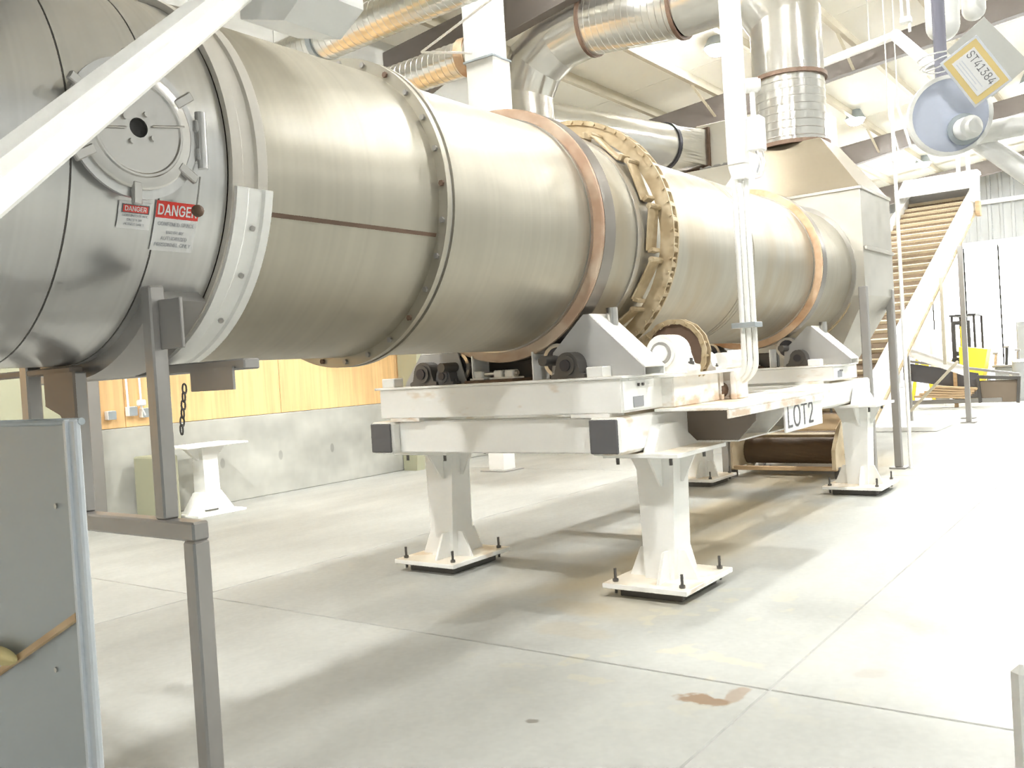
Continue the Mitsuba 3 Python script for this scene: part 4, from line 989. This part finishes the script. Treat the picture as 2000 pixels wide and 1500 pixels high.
# ---------------------------------------------------------------- far end equipment
tr = thing('dark_trough', 'long dark steel trough lying tilted on the floor beyond the conveyor', 'trough')
prm = [(-5.62, 1.22), (-3.05, .72), (-3.05, .12), (-3.9, .10), (-5.62, .62)]
part(tr, 'side_panel', prism([(-5.6, 1.15), (-3.9, .80), (-3.9, .40), (-5.6, .70)], 'y', 24.2, 24.24), 'm_trough')
part(tr, 'top_rim', bar((-5.7, 24.15, 1.22), (-3.02, 24.15, .74), .12, .06), 'm_tube_steel')
part(tr, 'end_box', cat_([box(-3.88, -3.04, 24.1, 24.14, .10, .62, .01)]), 'm_trough_brown')
part(tr, 'end_frame', cat_([bar((-3.9, 24.05, .72), (-3.04, 24.05, .66), .08, .08), bar((-3.07, 24.05, .08), (-3.02, 24.05, .7), .07, .07), bar((-3.86, 24.05, .1), (-3.9, 24.05, .7), .07, .07)]), 'm_dark_steel')
part(tr, 'base_rail', bar((-5.5, 24.1, .14), (-3.4, 24.1, .16), .12, .10), 'm_tube_steel')
for x in (-5.45, -4.4): part(tr, 'upright', box(x - .04, x + .04, 24.1, 24.18, .0, .95, .004), 'm_timber')
wbm = thing('pale_beam', 'pale grey steel beam leaning over the dark trough', 'beam')
part(wbm, 'web', bar((-5.55, 23.6, 1.50), (-4.05, 23.6, .86), .10, .20), 'm_white')
part(wbm, 'flange', bar((-5.55, 23.6, 1.61), (-4.05, 23.6, .97), .22, .03), 'm_white_gloss')
for i in range(5):
    solo('timber_board', bar((-5.3 + .12 * i, 24.0, .30 + .055 * i), (-4.1 + .05 * i, 24.0, .24 + .05 * i), .3, .05), 'm_timber', f'tan timber board stacked under the dark trough, {("lowest", "second from below", "middle", "second from top", "topmost")[i]}', 'board')
fk = thing('forklift', 'yellow and black forklift standing far back against the bright wall', 'forklift')
part(fk, 'mast', cat_([box(-4.98, -4.90, 27.2, 27.32, .3, 2.15, .01), box(-4.62, -4.54, 27.2, 27.32, .3, 2.15, .01), box(-4.98, -4.54, 27.2, 27.3, 2.05, 2.15, .01), box(-4.98, -4.54, 27.22, 27.3, 1.2, 1.32, .01)]), 'm_black')
part(fk, 'lift_cylinder', cyl((-4.72, 27.2, .5), (-4.72, 27.2, 2.0), .055, 14), 'm_yellow', 30)
part(fk, 'carriage', box(-5.0, -4.52, 27.1, 27.2, .75, 1.15, .01), 'm_black')
part(fk, 'body', box(-5.1, -4.4, 27.4, 29.2, .35, 1.15, .08), 'm_yellow')
part(fk, 'guard', cat_([box(-5.05, -5.0, 27.5, 27.56, 1.1, 2.3), box(-4.5, -4.45, 27.5, 27.56, 1.1, 2.3), box(-5.05, -5.0, 28.7, 28.76, 1.1, 2.3), box(-4.5, -4.45, 28.7, 28.76, 1.1, 2.3), box(-5.08, -4.42, 27.45, 28.8, 2.28, 2.33)]), 'm_black')
for x in (-5.12, -4.5):
    for y in (27.65, 28.9): part(fk, 'wheel', cyl((x, y, .28), (x + .12, y, .28), .28, 24), 'm_black', 30)
yb = thing('yellow_bin', 'yellow tipping bin right of the forklift mast', 'bin')
part(yb, 'body', prism([(-4.62, .5), (-4.12, .5), (-3.95, 1.35), (-4.62, 1.45)], 'y', 26.0, 26.6), 'm_yellow')
part(yb, 'stand', box(-4.6, -4.15, 26.05, 26.55, 0, .5, .01), 'm_dark_steel')
rnd = random.Random(5)
ys_ = thing('yellow_stand', 'yellow legged stand with a white tank left of the forklift', 'stand')
for a, b in (((-5.9, 26.4, 0), (-5.7, 26.4, 1.4)), ((-5.35, 26.4, 0), (-5.55, 26.4, 1.4)), ((-5.75, 26.4, 1.0), (-5.45, 26.4, 1.0))): part(ys_, 'strut', bar(a, b, .08), 'm_yellow')
part(ys_, 'tank', cyl((-5.62, 26.4, 1.3), (-5.62, 26.4, 1.9), .2, 20), 'm_white_gloss', 30)
gc = thing('white_gas_bottle', 'tall white cylinder standing between the yellow stand and the forklift', 'cylinder')
part(gc, 'body', cyl((-5.25, 26.8, .9), (-5.25, 26.8, 1.95), .24, 24), 'm_white_gloss', 30)
part(gc, 'foot', cyl((-5.25, 26.8, 0), (-5.25, 26.8, .9), .2, 24), 'm_grey_paint', 30)
wbn = thing('workbench', 'long grey workbench with tools far back at the right', 'workbench')
part(wbn, 'top', box(-4.1, -2.4, 27.6, 28.4, .82, .88, .01), 'm_tube_steel')
part(wbn, 'cabinet', box(-4.05, -2.5, 27.65, 28.35, .1, .82, .01), 'm_wall_grey')
for i in range(5):
    x = -4.05 + .27 * i; h = (.30, .46, .36, .52, .28)[i]
    t = thing('hand_tool', ('short tan tool standing leftmost on the far workbench', 'dark slim tool standing on the workbench, second from the left', 'grey tool standing in the middle of the workbench row', 'tallest dark tool standing on the far workbench', 'small grey tool at the right end of the workbench row')[i], 'tool')
    part(t, 'handle', cyl((x, 27.8, .88), (x + .03, 27.8, .88 + h), .035, 10), ('m_timber', 'm_black', 'm_tube_steel', 'm_dark_steel', 'm_grey_paint')[i])
    part(t, 'head', box(x - .05, x + .08, 27.75, 27.85, .88 + h, .93 + h, .01), 'm_tube_steel')
gcab = thing('grey_cabinet', 'narrow tall grey cabinet far back at the right edge', 'cabinet')
part(gcab, 'body', box(-3.72, -3.46, 29.5, 30.0, 0, 2.05, .02), 'm_wall_grey')
part(gcab, 'door', box(-3.70, -3.48, 29.47, 29.5, .1, 1.95, .01), 'm_wall_grey')
gd = thing('grey_drum', 'pale grey barrel stack beside the far workbench', 'barrel')
part(gd, 'body', cyl((-3.35, 27.0, 0), (-3.35, 27.0, .62), .26, 24), 'm_wall_grey', 30)
part(gd, 'lid', cyl((-3.35, 27.0, .62), (-3.35, 27.0, .68), .27, 24), 'm_white', 30)
gd = thing('grey_drum', 'pale grey barrel with white lid at the far right edge', 'barrel')
part(gd, 'body', cyl((-3.2, 26.2, 0), (-3.2, 26.2, .98), .24, 24), 'm_wall_grey', 30)
part(gd, 'lid', cyl((-3.2, 26.2, .98), (-3.2, 26.2, 1.05), .25, 24), 'm_white', 30)
